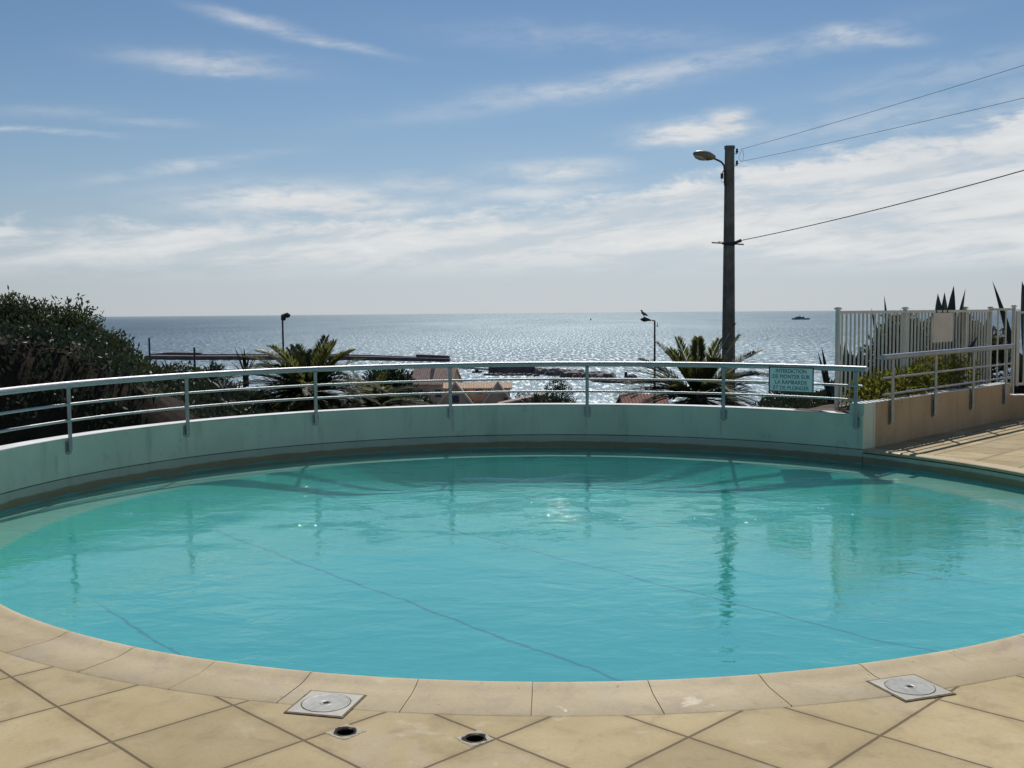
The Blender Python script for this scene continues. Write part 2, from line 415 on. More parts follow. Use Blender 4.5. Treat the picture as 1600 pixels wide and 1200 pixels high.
# deck: one slab with the pool, and two uncovered drain sockets, cut out
b = MB(); RO = 24.
def sector(a0, a1, ri, n):
    vs = []
    for i in range(n + 1):
        a = a0 + (a1 - a0) * i / n
        for r, z in ((ri, 0), (RO, 0), (RO, -.12), (ri, -.12)): vs.append(PA(a, r, z))
    fs = [(i * 4 + k, (i + 1) * 4 + k, (i + 1) * 4 + (k + 1) % 4, i * 4 + (k + 1) % 4) for i in range(n) for k in range(4)]
    return vs, fs + [(0, 1, 2, 3), (n * 4 + 3, n * 4 + 2, n * 4 + 1, n * 4)]
b.add(*sector(TL - 2 * math.pi, TR, ROUT + .004, 120))
deck = b.build('deck', M_DECK)
b = MB(); b.add(*sector(TR, R(43.2), RW + .194, 60))
deck2 = b.build('side_deck', M_DECK)
struct(deck2)
DR = [(-.650, 3.917), (-.151, 3.846)]
cb = MB()
for x, y in DR: cb.lathe([(.0001, .05), (.036, .05), (.036, -.06), (.0001, -.06)], 20, (x, y, 0))
cut = cb.build('cutter', None)
mod = deck.modifiers.new('cut', 'BOOLEAN'); mod.object = cut; mod.operation = 'DIFFERENCE'; mod.solver = 'EXACT'
dg = bpy.context.evaluated_depsgraph_get(); nm_ = bpy.data.meshes.new_from_object(deck.evaluated_get(dg))
deck.modifiers.clear(); deck.data = nm_; bpy.data.objects.remove(cut)
struct(deck)

# pool wall
b = MB()
wp = [(RW, -.30), (RW, -.004), (RW + .006, -.002), (RW + .006, .006), (RW, .008), (RW, ZT - .006), (RW + .006, ZT), (RW + .206, ZT), (RW + .21, ZT - .006), (RW + .21, -2.6), (RW, -2.6)]
wall = thing('pool_wall', 'low curved pale green painted wall round the far side of the pool', 'wall', (PCX, PCY, 0))
def local(mb, o):
    q = Vector(o.location); mb.v = [tuple(Vector(v) - q) for v in mb.v]; return mb
b.sweep(wp, AEND, TL, 150)
local(b, wall).build('wall_face', M_WALL, wall, smooth=True)
b = MB(); b.sweep([(RW + .001, ZT + .0005), (RW + .004, ZT + .006), (RW + .200, ZT + .006), (RW + .205, ZT + .0005)], AEND, TL, 150)
local(b, wall).build('wall_top', M_CAP, wall, smooth=True)
b = MB(); b.sweep([(RW, -.30), (RW, -.045), (RW + .10, -.045), (RW + .10, -.30)], TR, AEND - .001, 40)
local(b, wall).build('wall_riser', M_WALL, wall, smooth=True)

# ------------------------------------------------------------------ railing on the pool wall
rail = thing('railing', 'curved aluminium railing of three rails fixed to the pool wall', 'railing', (PCX, PCY, 0))
RR = RW - .03
angs = [161.1, 142.7, 123.0, 102.4, 81.5, 60.9, 41.2]
def arc(a0, a1, r, z, n):
    return [Vector((r * math.cos(R(a0 + (a1 - a0) * i / n)), r * math.sin(R(a0 + (a1 - a0) * i / n)), z)) for i in range(n + 1)]
b = MB(); b.tube(arc(39.6, 200, RR, .929, 120), .0335, 16); b.build('top_rail', M_ALU, rail, smooth=True)
for z in (.733, .572):
    b = MB()
    cuts = [40.2] + [111.5, 156.0] + [200]
    for c0, c1 in zip(cuts[:-1], cuts[1:]):
        n = max(6, int((c1 - c0) / 3.4)); b.tube(arc(c0 + .02, c1 - .02, RR, z, n), .0135, 10)
    for c in cuts[1:-1]: b.tube(arc(c - .28, c + .28, RR, z, 2), .0165, 10)
    b.build('mid_rail', M_ALU, rail, smooth=True)
pm = MB(); pm.box((0, 0, .585), (.013, .044, .62)); pm.box((0, 0, .892), (.04, .05, .012))
bm_ = MB(); prof = [(-.038, .37), (.038, .37), (.043, .35), (.043, .275)] + [(.043 * math.cos(w), .265 + .036 * math.sin(w)) for w in [-i * math.pi / 8 for i in range(9)]] + [(-.043, .275), (-.043, .35)]
bm_.prism([(.022, p[0], p[1]) for p in prof], (.008, 0, 0)); bm_.box((.012, 0, .31), (.022, .035, .10))
def bolt_mb(zz):
    m_ = MB(); m_.prism([(.022, .012 * math.cos(k * math.pi / 3), zz + .012 * math.sin(k * math.pi / 3)) for k in range(6)], (-.010, 0, 0)); return m_
post0 = None
for a in angs:
    if post0 is None:
        post0 = pm.build('post', M_ALUD, rail, bevel=.003); kids = [bm_.build('bracket', M_ALUD, post0, smooth=True)] + [bolt_mb(zz).build('bolt', M_DARK, post0) for zz in (.335, .275)]
        o = post0
    else:
        o = post0.copy(); COL.objects.link(o); o.parent = rail
        for ch in kids:
            c = ch.copy(); COL.objects.link(c); c.parent = o
    o.location = (RR * math.cos(R(a)), RR * math.sin(R(a)), 0); o.rotation_euler = (0, 0, R(a))

# notice hung on the railing
_d = ray(1236, 593); _r = RW - .075; _A = _d.x ** 2 + _d.y ** 2; _B = -(_d.x * PCX + _d.y * PCY); _C = PCX ** 2 + PCY ** 2 - _r * _r
sp_ = _d * ((-_B + math.sqrt(_B * _B - _A * _C)) / _A)
sa = math.atan2(sp_.y - PCY, sp_.x - PCX)
spos = PA(sa, _r, 0); sd = spos.y
zt_, zb_ = at(1236, 573.5, sd).z, at(1236, 613, sd).z
SWD = .57; SHT = zt_ - zb_
sign = thing('notice_sign', 'pale green rectangular notice with dark border forbidding climbing and diving, hung on the railing', 'sign', (spos.x, spos.y, (zt_ + zb_) / 2), sa - math.pi / 2)
# local frame: +x along the railing (seen left to right), -y towards the pool
b = MB(); b.box((0, 0, 0), (SWD, .006, SHT)); b.build('plate', M_SIGN, sign, bevel=.001)
b = MB(); w_, h_, q_ = SWD / 2, SHT / 2, .013
b.box((0, -.0045, h_ - q_ / 2), (SWD, .005, q_)); b.box((0, -.0045, -h_ + q_ / 2), (SWD, .005, q_))
b.box((-w_ + q_ / 2, -.0045, 0), (q_, .005, SHT - 2 * q_)); b.box((w_ - q_ / 2, -.0045, 0), (q_, .005, SHT - 2 * q_)); b.build('border', M_SIGNB, sign)
for k, (txt, wd) in enumerate((('INTERDICTION', .385), ('DE MONTER SUR', .47), ('LA RAMBARDE', .40), ('ET DE PLONGER', .45))):
    cu = bpy.data.curves.new('lettering', 'FONT'); cu.body = txt; cu.align_x = 'CENTER'; cu.align_y = 'CENTER'; cu.size = .066; cu.extrude = .0008; cu.offset = .0
    to = bpy.data.objects.new('t', cu); COL.objects.link(to)
    dg = bpy.context.evaluated_depsgraph_get(); me = bpy.data.meshes.new_from_object(to.evaluated_get(dg)); bpy.data.objects.remove(to)
    xs = [v.co.x for v in me.vertices]; kx = wd / (max(xs) - min(xs))
    zc = h_ - SHT * (.17 + .222 * k)
    for v in me.vertices: v.co = Vector((v.co.x * kx, -.0042 - v.co.z, v.co.y + zc))
    o = bpy.data.objects.new('lettering', me); COL.objects.link(o); me.materials.append(M_INK); o.parent = sign
for s_ in (-1, 1):
    b = MB(); b.tube([(s_ * w_ * .8, .0, h_ - .02), (s_ * w_ * .8, .03, h_ + .0), (s_ * w_ * .8, .045, h_ + .02)], .004, 6)
    b.build('wire_tie', M_DARK, sign)

# ------------------------------------------------------------------ planter wall on the right
A_ = Vector((4.03, 11.94, 0)); B_ = Vector((7.22, 15.13, 0)); PD = (B_ - A_).normalized(); PN = Vector((-PD.y, PD.x, 0))   # PN points away from the deck
PH = .52; LW = (B_ - A_).length
pw = thing('planter_wall', 'beige rendered planter wall running back from the right end of the pool wall', 'wall', A_, math.atan2(PD.y, PD.x))
b = MB(); b.box((.29 + (LW - .29) / 2, .09, (PH - .5) / 2), (LW - .29, .18, PH + .5)); b.build('wall_face', M_BEIGE, pw, bevel=.006)
b = MB(); b.box((.143, .088, (PH - .5) / 2), (.29, .18, PH + .5)); o = b.build('pier', M_PIER, pw, bevel=.006); o['label'] = 'pale green painted end of the beige planter wall'
b = MB(); b.box((LW / 2, .09, PH + .004), (LW + .004, .176, .008)); b.build('wall_top', M_CAP, pw)
# return wall across the far end
rw = thing('return_wall', 'short low beige wall behind the deck at the right edge', 'wall', B_)
b = MB(); b.box((1.5, .12, -.08), (3.0, .2, .84)); b.build('wall_face', M_BEIGE, rw, bevel=.006)
b = MB(); b.box((1.5, .12, .345), (3.0, .2, .008)); b.build('wall_top', M_CAP, rw)
# soil in the planter
b = MB()
N_ = 24
vs = [A_ + PD * (LW * i / N_) + PN * (.17 + .75 * k / 4) + Vector((0, 0, .40 + .03 * mnoise.noise(Vector((i * .7, k * .9, 0))))) for i in range(N_ + 1) for k in range(5)]
b.add(vs, [(i * 5 + k, i * 5 + k + 1, (i + 1) * 5 + k + 1, (i + 1) * 5 + k) for i in range(N_) for k in range(4)])
struct(b.build('planter_soil', M_SOIL, smooth=True))

# planter railing (straight, fixed to the deck side of the planter wall)
pr = thing('railing', 'straight grey metal railing of three rails along the beige planter wall', 'railing', A_, math.atan2(PD.y, PD.x))
X0, X1 = .40, LW - .02
b = MB(); b.tube([(X0 - .04, -.035, 1.045), (X1, -.035, 1.06)], .034, 14); b.build('top_rail', M_STEEL, pr, smooth=True)
for z in (.80, .605):
    b = MB(); b.tube([(X0, -.035, z), (X1 - .05, -.035, z + .012)], .013, 10); b.build('mid_rail', M_STEEL, pr, smooth=True)
def along(px):                                    # distance along the planter wall seen at this bearing
    d = ray(px, 640); dv = Vector((d.x, d.y)); a = Vector((A_.x, A_.y)); p = Vector((PD.x, PD.y))
    den = p.x * dv.y - p.y * dv.x; return -(a.x * dv.y - a.y * dv.x) / den
pm2 = MB(); pm2.box((0, -.035, .635), (.066, .014, .77))
bm2 = MB(); pf = [(-.03, .46), (.03, .46), (.036, .42), (.036, .27)] + [(.036 * math.cos(w), .262 + .03 * math.sin(w)) for w in [-i * math.pi / 6 for i in range(7)]] + [(-.036, .27), (-.036, .42)]
bm2.prism([(p[0], -.018, p[1]) for p in pf], (0, .014, 0)); bm2.box((0, -.012, .33), (.03, .022, .1))
q0 = None
for px in (1390, 1457, 1516, 1567):
    if q0 is None: q0 = o = pm2.build('post', M_ALUD, pr, bevel=.003); q1 = bm2.build('bracket', M_ALUD, q0)
    else:
        o = q0.copy(); COL.objects.link(o); o.parent = pr; c = q1.copy(); COL.objects.link(c); c.parent = o
    o.location = (along(px), 0, 0)

# ------------------------------------------------------------------ white picket fence
F0 = at_z(1307.5, 640, .40); FTOP = at(1307.5, 483.5, F0.y).z
def fence_pt(px, start, dirv):
    d = ray(px, 600); den = dirv.x * d.y - dirv.y * d.x
    return start + dirv * (-(start.x * d.y - start.y * d.x) / den)
FD = PD
Fpts = [F0] + [fence_pt(px, F0, FD) for px in (1412.5, 1506, 1545)]
ED = Vector((1, .12, 0)).normalized()
Fpts += [fence_pt(1581.5, Fpts[-1], ED)]
fence = thing('picket_fence', 'white metal fence of upright bars behind the planter', 'fence', F0)
def rel(p): return Vector(p) - Vector(F0)
ZB = .30
for i, p in enumerate(Fpts):
    b = MB(); ang = Matrix.Rotation(math.atan2(FD.y, FD.x), 3, 'Z'); c = rel(p)
    zt = FTOP - .40 + (.0 if i < 4 else .02)
    b.box((c.x, c.y, (zt - (.15 if i else 0)) / 2), (.044, .044, zt + (.15 if i else 0)), ang)
    o = b.build('fence_post', M_WHITE, fence)
    b = MB(); b.box((c.x, c.y, zt + .008), (.072, .072, .014), ang); b.box((c.x, c.y, zt + .02), (.05, .05, .012), ang); b.build('post_cap', M_WHITE, o)
def panel(p, q, nb, ztop, name='fence_panel', par=fence, org=F0):
    b = MB(); p = Vector(p) - Vector(org); q = Vector(q) - Vector(org); p.z = q.z = 0
    d = (q - p); L = d.length; u = d / L; M = Matrix.Rotation(math.atan2(u.y, u.x), 3, 'Z'); mid = (p + q) / 2
    b.box((mid.x, mid.y, ztop - .022), (L - .056, .034, .034), M); b.box((mid.x, mid.y, .02), (L - .056, .034, .034), M)
    for k in range(nb):
        c = p + d * ((k + 1) / (nb + 1)); b.box((c.x, c.y, (ztop - .04 + .03) / 2), (.019, .019, ztop - .07), M)
    return b.build(name, M_WHITE, par)
zt = FTOP - .40 - .015
for i in range(3):
    L = (Fpts[i + 1] - Fpts[i]).length; panel(Fpts[i], Fpts[i + 1], max(3, round(L / .105) - 1), zt)
panel(Fpts[3], Fpts[4], 2, zt + .02)
# next fence run beyond, at the right edge
G0 = fence_pt(1588, Fpts[4] + Vector((0, .3, 0)), ED); G1 = G0 + ED * 1.6
fence2 = thing('picket_fence', 'white metal fence section continuing at the right edge of the view', 'fence', (G0.x, G0.y, .40))
for p in (G0, G1):
    b = MB(); c = Vector((p.x - G0.x, p.y - G0.y, 0)); b.box((c.x, c.y, (zt - .05) / 2), (.05, .05, zt - .05)); o = b.build('fence_post', M_WHITE, fence2)
    b = MB(); b.box((c.x, c.y, zt - .05 + .008), (.08, .08, .016)); b.build('post_cap', M_WHITE, o)
panel(G0, G1, 13, zt - .03, 'fence_panel', fence2, G0)
# blank sheet fixed to the fence
s0 = fence_pt(1453, F0, FD); s1 = fence_pt(1483.5, F0, FD); smid = (s0 + s1) / 2 + Vector((PD.y, -PD.x, 0)) * .03
zt1, zb1 = at(1468, 489, smid.y).z, at(1468, 534.5, smid.y).z
sh = thing('blank_sign', 'blank beige sheet fixed to the white fence bars', 'sign board', (smid.x, smid.y, (zt1 + zb1) / 2), math.atan2(FD.y, FD.x))
b = MB(); b.box((0, 0, 0), ((s1 - s0).length, .008, zt1 - zb1)); b.build('panel', M_SHEET, sh, bevel=.002)
for k in (-.3, 0., .25):
    b = MB(); b.box((k * (s1 - s0).length, .012, (zt1 - zb1) / 2 + .015), (.02, .016, .05)); b.build('clip', M_DARK, sh)

# ------------------------------------------------------------------ skimmer lids and drains
def skimmer(c, rz, label):
    t = thing('skimmer_lid', label, 'skimmer lid', (c[0], c[1], .0005), rz, 'skimmer lids in the paving')
    b = MB(); S = .118; n = 40; r1 = .103
    ring = [(r1 * math.cos(2 * math.pi * k / n), r1 * math.sin(2 * math.pi * k / n)) for k in range(n)]
    sq = []
    for x, y in ring:
        q = S / max(abs(x), abs(y)); sq.append((x * q, y * q))
    vs = [(x, y, .0062) for x, y in ring] + [(x, y, .0055) for x, y in sq] + [(x * 1.02, y * 1.02, 0.0) for x, y in sq] + [(x, y, .0) for x, y in ring]
    fs = []
    for k in range(n):
        j = (k + 1) % n; fs += [(k, j, n + j, n + k), (n + k, n + j, 2 * n + j, 2 * n + k), (k, 3 * n + k, 3 * n + j, j)]
    b.add(vs, fs); b.build('frame', M_LIDF, t)
    b = MB(); b.box((0, 0, .0022), (.256, .256, .0030)); b.build('grout', M_BED, t)
    b = MB(); b.lathe([(.014, .004), (.014, .0062), (.017, .0082), (.024, .0085), (.026, .0068)] + [x for k in range(7) for x in ((.030 + k * .009, .0066), (.034 + k * .009, .0076))] + [(.093, .0072), (.096, .0084), (.0985, .0078), (.0995, .0045), (.0995, .0040)], 40)
    b.build('cover', M_LIDC, t, smooth=True)
    b = MB(); b.lathe([(.0001, .0048), (.0139, .0048), (.0139, .0042)], 20); b.build('finger_hole', M_HOLE, t)
    return t
skimmer((-.775, 4.205), R(-14), 'square pale skimmer lid in the paving beside the two open drain holes')
skimmer((1.675, 4.335), R(18.8), 'square pale skimmer lid with a wet sheen at the right of the paving')
for i, (x, y) in enumerate(DR):
    t = thing('drain_hole', ('open black drain hole in the paving close to the left skimmer lid', 'open black drain hole in the paving below the middle of the pool edge')[i], 'drain', (x, y, 0), R(45 + (5, -8)[i]), 'uncovered drains in the paving')
    b = MB(); n = 24; vs = []
    for k in range(n):
        w = 2 * math.pi * k / n; cx_, sy_ = math.cos(w), math.sin(w); q = .056 / max(abs(cx_), abs(sy_)) * rnd.uniform(.93, 1.06)
        vs += [(cx_ * q, sy_ * q, .0012), (cx_ * q * .9, sy_ * q * .9, .0025), (.044 * cx_ * rnd.uniform(.95, 1.1), .044 * sy_, .0022), (.0355 * cx_, .0355 * sy_, -.004), (.035 * cx_, .035 * sy_, -.055)]
    b.add(vs, [(k * 5 + m, ((k + 1) % n) * 5 + m, ((k + 1) % n) * 5 + m + 1, k * 5 + m + 1) for k in range(n) for m in range(3)]); b.build('rim', M_MORTAR, t)
    b = MB(); b.lathe([(.0354, -.003), (.034, -.05), (.0001, -.052)], 20); b.build('socket', M_HOLE, t)
    b = MB(); n = 18; vs = [(0, 0.004, .0052)]
    # black grime spread beside the socket
    ring = []
    for k in range(n):
        w = 2 * math.pi * k / n; q = .046 * rnd.uniform(.85, 1.15); ring.append((q * math.cos(w), q * math.sin(w), .0036)); ring.append((.0352 * math.cos(w), .0352 * math.sin(w), .0026))
    b.add(ring, [(2 * k, 2 * ((k + 1) % n), 2 * ((k + 1) % n) + 1, 2 * k + 1) for k in range(n)]); b.build('grime', M_HOLE, t)

# ------------------------------------------------------------------ vegetation helpers
def leaf(mb, p, d, L, W, nrm=None):
    d = d.normalized(); s = d.cross(nrm if nrm is not None else Vector((rnd.uniform(-1, 1), rnd.uniform(-1, 1), rnd.uniform(-1, 1))))
    if s.length < 1e-3: s = Vector((1, 0, 0))
    s.normalize(); m = p + d * L * .5
    mb.add([p, m + s * W, p + d * L, m - s * W], [(0, 1, 2, 3)])
def rv(): 
    while True:
        v = Vector((rnd.uniform(-1, 1), rnd.uniform(-1, 1), rnd.uniform(-1, 1)))
        if .02 < v.length < 1: return v
def crown(mb, lumps, n, size, clump=14, spread=.22, tip=0.):
    tot = sum(r.x * r.z for _, r in lumps)
    for c, r in lumps:
        for _ in range(int(n * r.x * r.z / tot / clump)):
            v = rv(); v = v.normalized() * (v.length ** .35)
            cc = c + Vector((v.x * r.x, v.y * r.y, v.z * r.z)); ou = Vector((v.x, v.y, v.z + .5)).normalized()
            if tip and rnd.random() < tip: cc = cc + ou * rnd.uniform(.06, .26)
            for _ in range(clump):
                p = cc + rv() * spread; leaf(mb, p, (ou + rv() * 1.1), size * rnd.choice((.5, .7, 1., 1.3, 1.7)), size * rnd.uniform(.14, .32))
def branches(mb, base, lumps, r0):
    for c, r in lumps:
        mid = base.lerp(c, .5) + Vector((rnd.uniform(-.2, .2), rnd.uniform(-.2, .2), .1))
        mb.tube([base, mid, c + Vector((0, 0, r.z * .4))], [r0, r0 * .6, r0 * .2], 6)
        for _ in range(5):
            v = rv().normalized(); e = c + Vector((v.x * r.x, v.y * r.y, abs(v.z) * r.z)) * .9
            mb.tube([mid.lerp(c, .6), (mid.lerp(c, .6) + e) / 2 + rv() * .1, e], [r0 * .35, r0 * .25, r0 * .08], 5)
def bush(name, label, cat, lumps, n, size, mat, group=None, r0=.05, base=None, **kw):
    zb = base if base is not None else min(c.z - r.z for c, r in lumps)
    c0 = sum((c for c, r in lumps), Vector()) / len(lumps); org = Vector((c0.x, c0.y, zb))
    t = thing(name, label, cat, org, 0, group)
    L2 = [(c - org, r) for c, r in lumps]
    b = MB(); crown(b, L2, n, size, **kw); b.build('crown' if name.endswith('tree') else 'foliage', mat, t)
    b = MB(); branches(b, Vector((0, 0, -.1)), L2, r0); b.build('trunk' if name.endswith('tree') else 'stem', M_TRUNK, t)
    return t
def lump(px, py, Y, rx, rz, ry=None):
    k = Y / F; return (at(px, py, Y), Vector((rx * k, (ry or rx) * k, rz * k)))

def blade(mb, p, d, L, W, droop=.2, seg=8, thick=.15):    # agave / yucca leaf: trough section, sharp tip
    d = d.normalized(); s = d.cross(Vector((0, 0, 1)))
    if s.length < .05: s = Vector((1, 0, 0)) 
    s.normalize(); up = s.cross(d).normalized()
    vs = []
    for i in range(seg + 1):
        t = i / seg; c = p + d * L * t + Vector((0, 0, -droop * L * t * t))
        w = W * (.72 + .9 * t - 0.5 * t * t) * (1 - t ** 2.6) + .0015
        vs += [c - s * w + up * w * .35, c, c + s * w + up * w * .35, c - up * w * thick * 1.4]
    fs = []
    for i in range(seg):
        a, q = i * 4, (i + 1) * 4
        fs += [(a, a + 1, q + 1, q), (a + 1, a + 2, q + 2, q + 1), (a + 2, a + 3, q + 3, q + 2), (a + 3, a, q, q + 3)]
    mb.add(vs, fs)
def agave(label, base, leaves, mat=L_AGAVE, name='agave', group=None, root=.08):
    """leaves: list of (tip point, base half-width); built round a common heart"""
    base = Vector(base); t = thing(name, label, name, base, 0, group)
    b = MB()
    for tip, w in leaves:
        tip = Vector(tip) - base; L = tip.length; st = Vector((tip.x * root, tip.y * root, 0))
        blade(b, st, tip - st + Vector((0, 0, .06 * L)), (tip - st).length, w, .06)
    b.build('leaves', mat, t)
    b = MB(); b.lathe([(.07, -.25), (.075, 0), (.04, .08), (.001, .12)], 10); b.build('heart', M_TRUNK, t, smooth=True)
    return t

def frond(mb, p, d, L, droop, leafL, n=56, leafW=.014):
    d = d.normalized(); pts = []
    hz = Vector((d.x, d.y, 0)); 
    for i in range(13):
        t = i / 12; pts.append(p + d * L * t + Vector((0, 0, -droop * L * t ** 2.2)) )
    mb.tube(pts, [.022 * (1 - .85 * i / 12) for i in range(13)], 5)
    for k in range(n):
        t = .12 + .88 * k / (n - 1); f = t * 12; i = min(11, int(f)); c = pts[i].lerp(pts[i + 1], f - i); tg = (pts[i + 1] - pts[i]).normalized()
        s = tg.cross(Vector((0, 0, 1)))
        if s.length < .05: s = Vector((1, 0, 0))
        s.normalize(); up = s.cross(tg)
        ll = leafL * (math.sin(math.pi * (.12 + .80 * t)) ** .7) * rnd.uniform(.85, 1.1)
        for sg in (-1, 1):
            dv = (tg * rnd.uniform(.75, 1.0) + s * sg * rnd.uniform(.55, .75) + up * rnd.uniform(.15, .45)).normalized()
            leaf(mb, c, dv + Vector((0, 0, -.10)), ll, leafW * rnd.uniform(.8, 1.3), up)
def palm(label, hub, base_z, fronds, leafL, trunk_r=.2, n=62):
    t = thing('palm_tree', label, 'palm tree', (hub.x, hub.y, base_z))
    h = hub.z - base_z
    b = MB()
    ex = [(hub + (Vector(tp) - hub) * rnd.uniform(.8, 1.0) + rv() * .3, dr + .08) for tp, dr in fronds] + [(hub + Vector((math.cos(i * .7), math.sin(i * .7), rnd.uniform(-.35, .25))) * rnd.uniform(1.1, 1.7), .45) for i in range(12)] + [(hub + Vector((math.cos(i * .9) , math.sin(i * .9) * .8 - .2, rnd.uniform(-.75, -.25))) * rnd.uniform(1.0, 1.5), .25) for i in range(14)]
    for tip, dr in list(fronds) + ex:
        v = Vector(tip) - hub; L = v.length; v2 = v + Vector((0, 0, dr * L)); frond(b, Vector((0, 0, h)) + v2.normalized() * .08, v2, v2.length, dr * L / v2.length, leafL, n)
    b.build('crown', L_PALM, t)
    b = MB(); pr_ = []
    k = max(6, int(h / .12))
    for i in range(k + 1): pr_ += [(trunk_r * (1.05 - .15 * i / k) * (1.0 if i % 2 else 1.1), h * i / k * 1.0 - .05)]
    b.lathe(pr_ + [(.02, h + .12)], 14); b.build('trunk', M_PALMT, t, smooth=True)
    return t

# --- palm on the right (in front of the pole)
Yp = 21.5; hub = at(1090, 622, Yp)
tips = [(1003, 566, .25), (1028, 541, .25), (1060, 536, .12), (1092, 537, .05), (1122, 538, .08), (1152, 531, .1), (1186, 552, .22), (1202, 588, .3), (1212, 606, .3), (985, 583, .3), (978, 606, .35), (968, 625, .3),
        (1020, 598, .35), (1150, 590, .35), (1060, 575, .3), (1120, 575, .25), (1040, 612, .4), (1170, 622, .4), (1000, 640, .4), (1080, 590, .4), (1195, 640, .4), (1105, 600, .5)]
fr = []
for i, (px, py, dr) in enumerate(tips):
    fr.append((at(px, py, Yp + (rnd.uniform(-.9, .3) if i >= 12 else rnd.uniform(-.5, .7))), dr))
palm('palm crown in front of the base of the tall concrete pole', hub, terrain_z(hub.x, hub.y), fr, .30)
# --- palms on the left
Yp = 23.; hub = at(482, 612, Yp)
tips = [(520, 539, .10), (508, 545, .08), (425, 547, .35), (455, 552, .3), (472, 560, .25), (400, 575, .4), (372, 606, .35), (360, 650, .3), (540, 580, .35), (556, 600, .4), (575, 628, .35), (392, 632, .4), (440, 590, .5), (500, 590, .3),
        (530, 640, .4), (420, 655, .3), (470, 640, .4), (545, 655, .3), (440, 566, .4), (488, 555, .15), (500, 650, .3), (450, 620, .5), (352, 610, .3), (384, 562, .35), (562, 566, .3), (550, 552, .25), (405, 552, .35), (376, 640, .3), (572, 612, .35)]
fr = [(at(px, py, Yp + rnd.uniform(-.8, .8)), dr) for px, py, dr in tips]
palm('palm with an upright frond, left of the middle behind the railing', hub, terrain_z(hub.x, hub.y), fr, .31)
Yp = 26.; hub = at(585, 640, Yp)
tips = [(520, 600, .35), (545, 578, .3), (600, 590, .2), (640, 610, .4), (655, 640, .35), (510, 635, .4), (560, 600, .25), (620, 625, .4), (580, 605, .2), (535, 650, .3), (530, 618, .3), (612, 650, .3)]
fr = [(at(px, py, Yp + rnd.uniform(-.7, .7)), dr) for px, py, dr in tips]
palm('low palm with spreading fronds right of the upright one, in front of the round bush', hub, terrain_z(hub.x, hub.y) - .3, fr, .29)

# --- round dark bush beyond the palms
bush('shrub', 'round dark green shrub beside the left corner of the houses', 'shrub', [lump(600, 606, 38, 26, 24), lump(622, 600, 38, 16, 20), lump(585, 625, 37, 24, 22), lump(628, 630, 38, 16, 20)], 5200, .16, L_DARK, spread=.25)
for px, py, rx, rz, lb in ((430, 640, 60, 26, 'dark low undergrowth below the upright palm'), (520, 655, 50, 22, 'dark low undergrowth between the two left palms'), (640, 640, 26, 24, 'dark low undergrowth against the left corner of the houses'), (355, 645, 50, 30, 'dark low undergrowth left of the palms behind the railing')):
    bush('shrub', lb, 'shrub', [lump(px, py, 27.5, rx, rz), lump(px - rx * .6, py + 8, 27., rx * .6, rz * .8), lump(px + rx * .6, py + 6, 27.6, rx * .6, rz * .9)], 3200, .11, L_DARK, spread=.22)
# --- large bush on the rocky bank, far left
big = [lump(25, 522, 19.5, 58, 40), lump(95, 530, 19.5, 52, 42), lump(150, 558, 19, 40, 36), lump(190, 585, 18.5, 26, 24), lump(-30, 515, 20, 60, 42), lump(60, 566, 18.8, 60, 40), lump(130, 590, 18.4, 46, 28), lump(8, 484, 19.8, 26, 13), lump(48, 484, 19.8, 24, 11), lump(104, 494, 19.6, 22, 14), lump(135, 510, 19.2, 16, 16), lump(170, 553, 19, 16, 18), lump(15, 555, 18, 50, 26), lump(70, 590, 17.6, 50, 26), lump(20, 604, 17.2, 46, 26), lump(95, 620, 17., 54, 26), lump(160, 618, 17., 46, 26), lump(200, 612, 17.2, 30, 20)]
big = [(c + Vector((0, 0, -.09)), r * .97) for c, r in big]
bush('bushy_tree', 'large dense green bush on the rocky bank at the left edge', 'tree', big, 34000, .085, L_BUSH, r0=.07, base=.2, spread=.17, clump=11, tip=.35)
# upright sprays on its top
# --- agaves and yuccas on the left bank
def clump(label, px, py, Y, tips, w, mat=L_AGAVE, name='agave', group=None, depth=.35, root=.08):
    base = at(px, py, Y)
    return agave(label, base, [(at(a, c, Y + rnd.uniform(-depth, depth)), w * rnd.uniform(.8, 1.2)) for a, c in tips], mat, name, group, root)
clump('grey agave under the large bush on the left bank', 128, 590, 17.2, [(92, 545), (105, 530), (122, 522), (140, 528), (158, 540), (170, 562), (84, 566), (150, 575), (112, 560), (134, 548)], .045)
clump('small spiky agave on the bank crest right of the large bush', 262, 582, 22., [(250, 562), (257, 560), (268, 563), (277, 566), (285, 574), (244, 572), (262, 568), (274, 578), (291, 580)], .03, L_YUCCA)
clump('tall spiky yucca standing left of the palms', 384, 588, 25., [(366, 541), (377, 545), (381, 541), (391, 551), (399, 553), (404, 552), (372, 560), (388, 558), (410, 566), (362, 566), (370, 552), (395, 562), (415, 575)], .035, L_YUCCA, 'yucca')
clump('pale spiky agave in front of the left palm, low on the bank', 352, 612, 19., [(330, 595), (340, 590), (352, 588), (366, 592), (376, 600), (326, 606), (384, 610), (346, 600)], .03)
bush('shrub', 'small low shrub on the slope between the yucca and the thin post', 'shrub', [lump(331, 582, 30, 9, 8), lump(318, 590, 30, 14, 8), lump(345, 588, 30, 12, 8)], 900, .12, L_DARK, spread=.15)
bush('shrub', 'small twiggy shrub at the foot of the spiky agave on the bank crest', 'shrub', [lump(285, 585, 21, 20, 10), lump(232, 590, 20, 18, 14)], 1400, .08, L_BUSH, spread=.15)
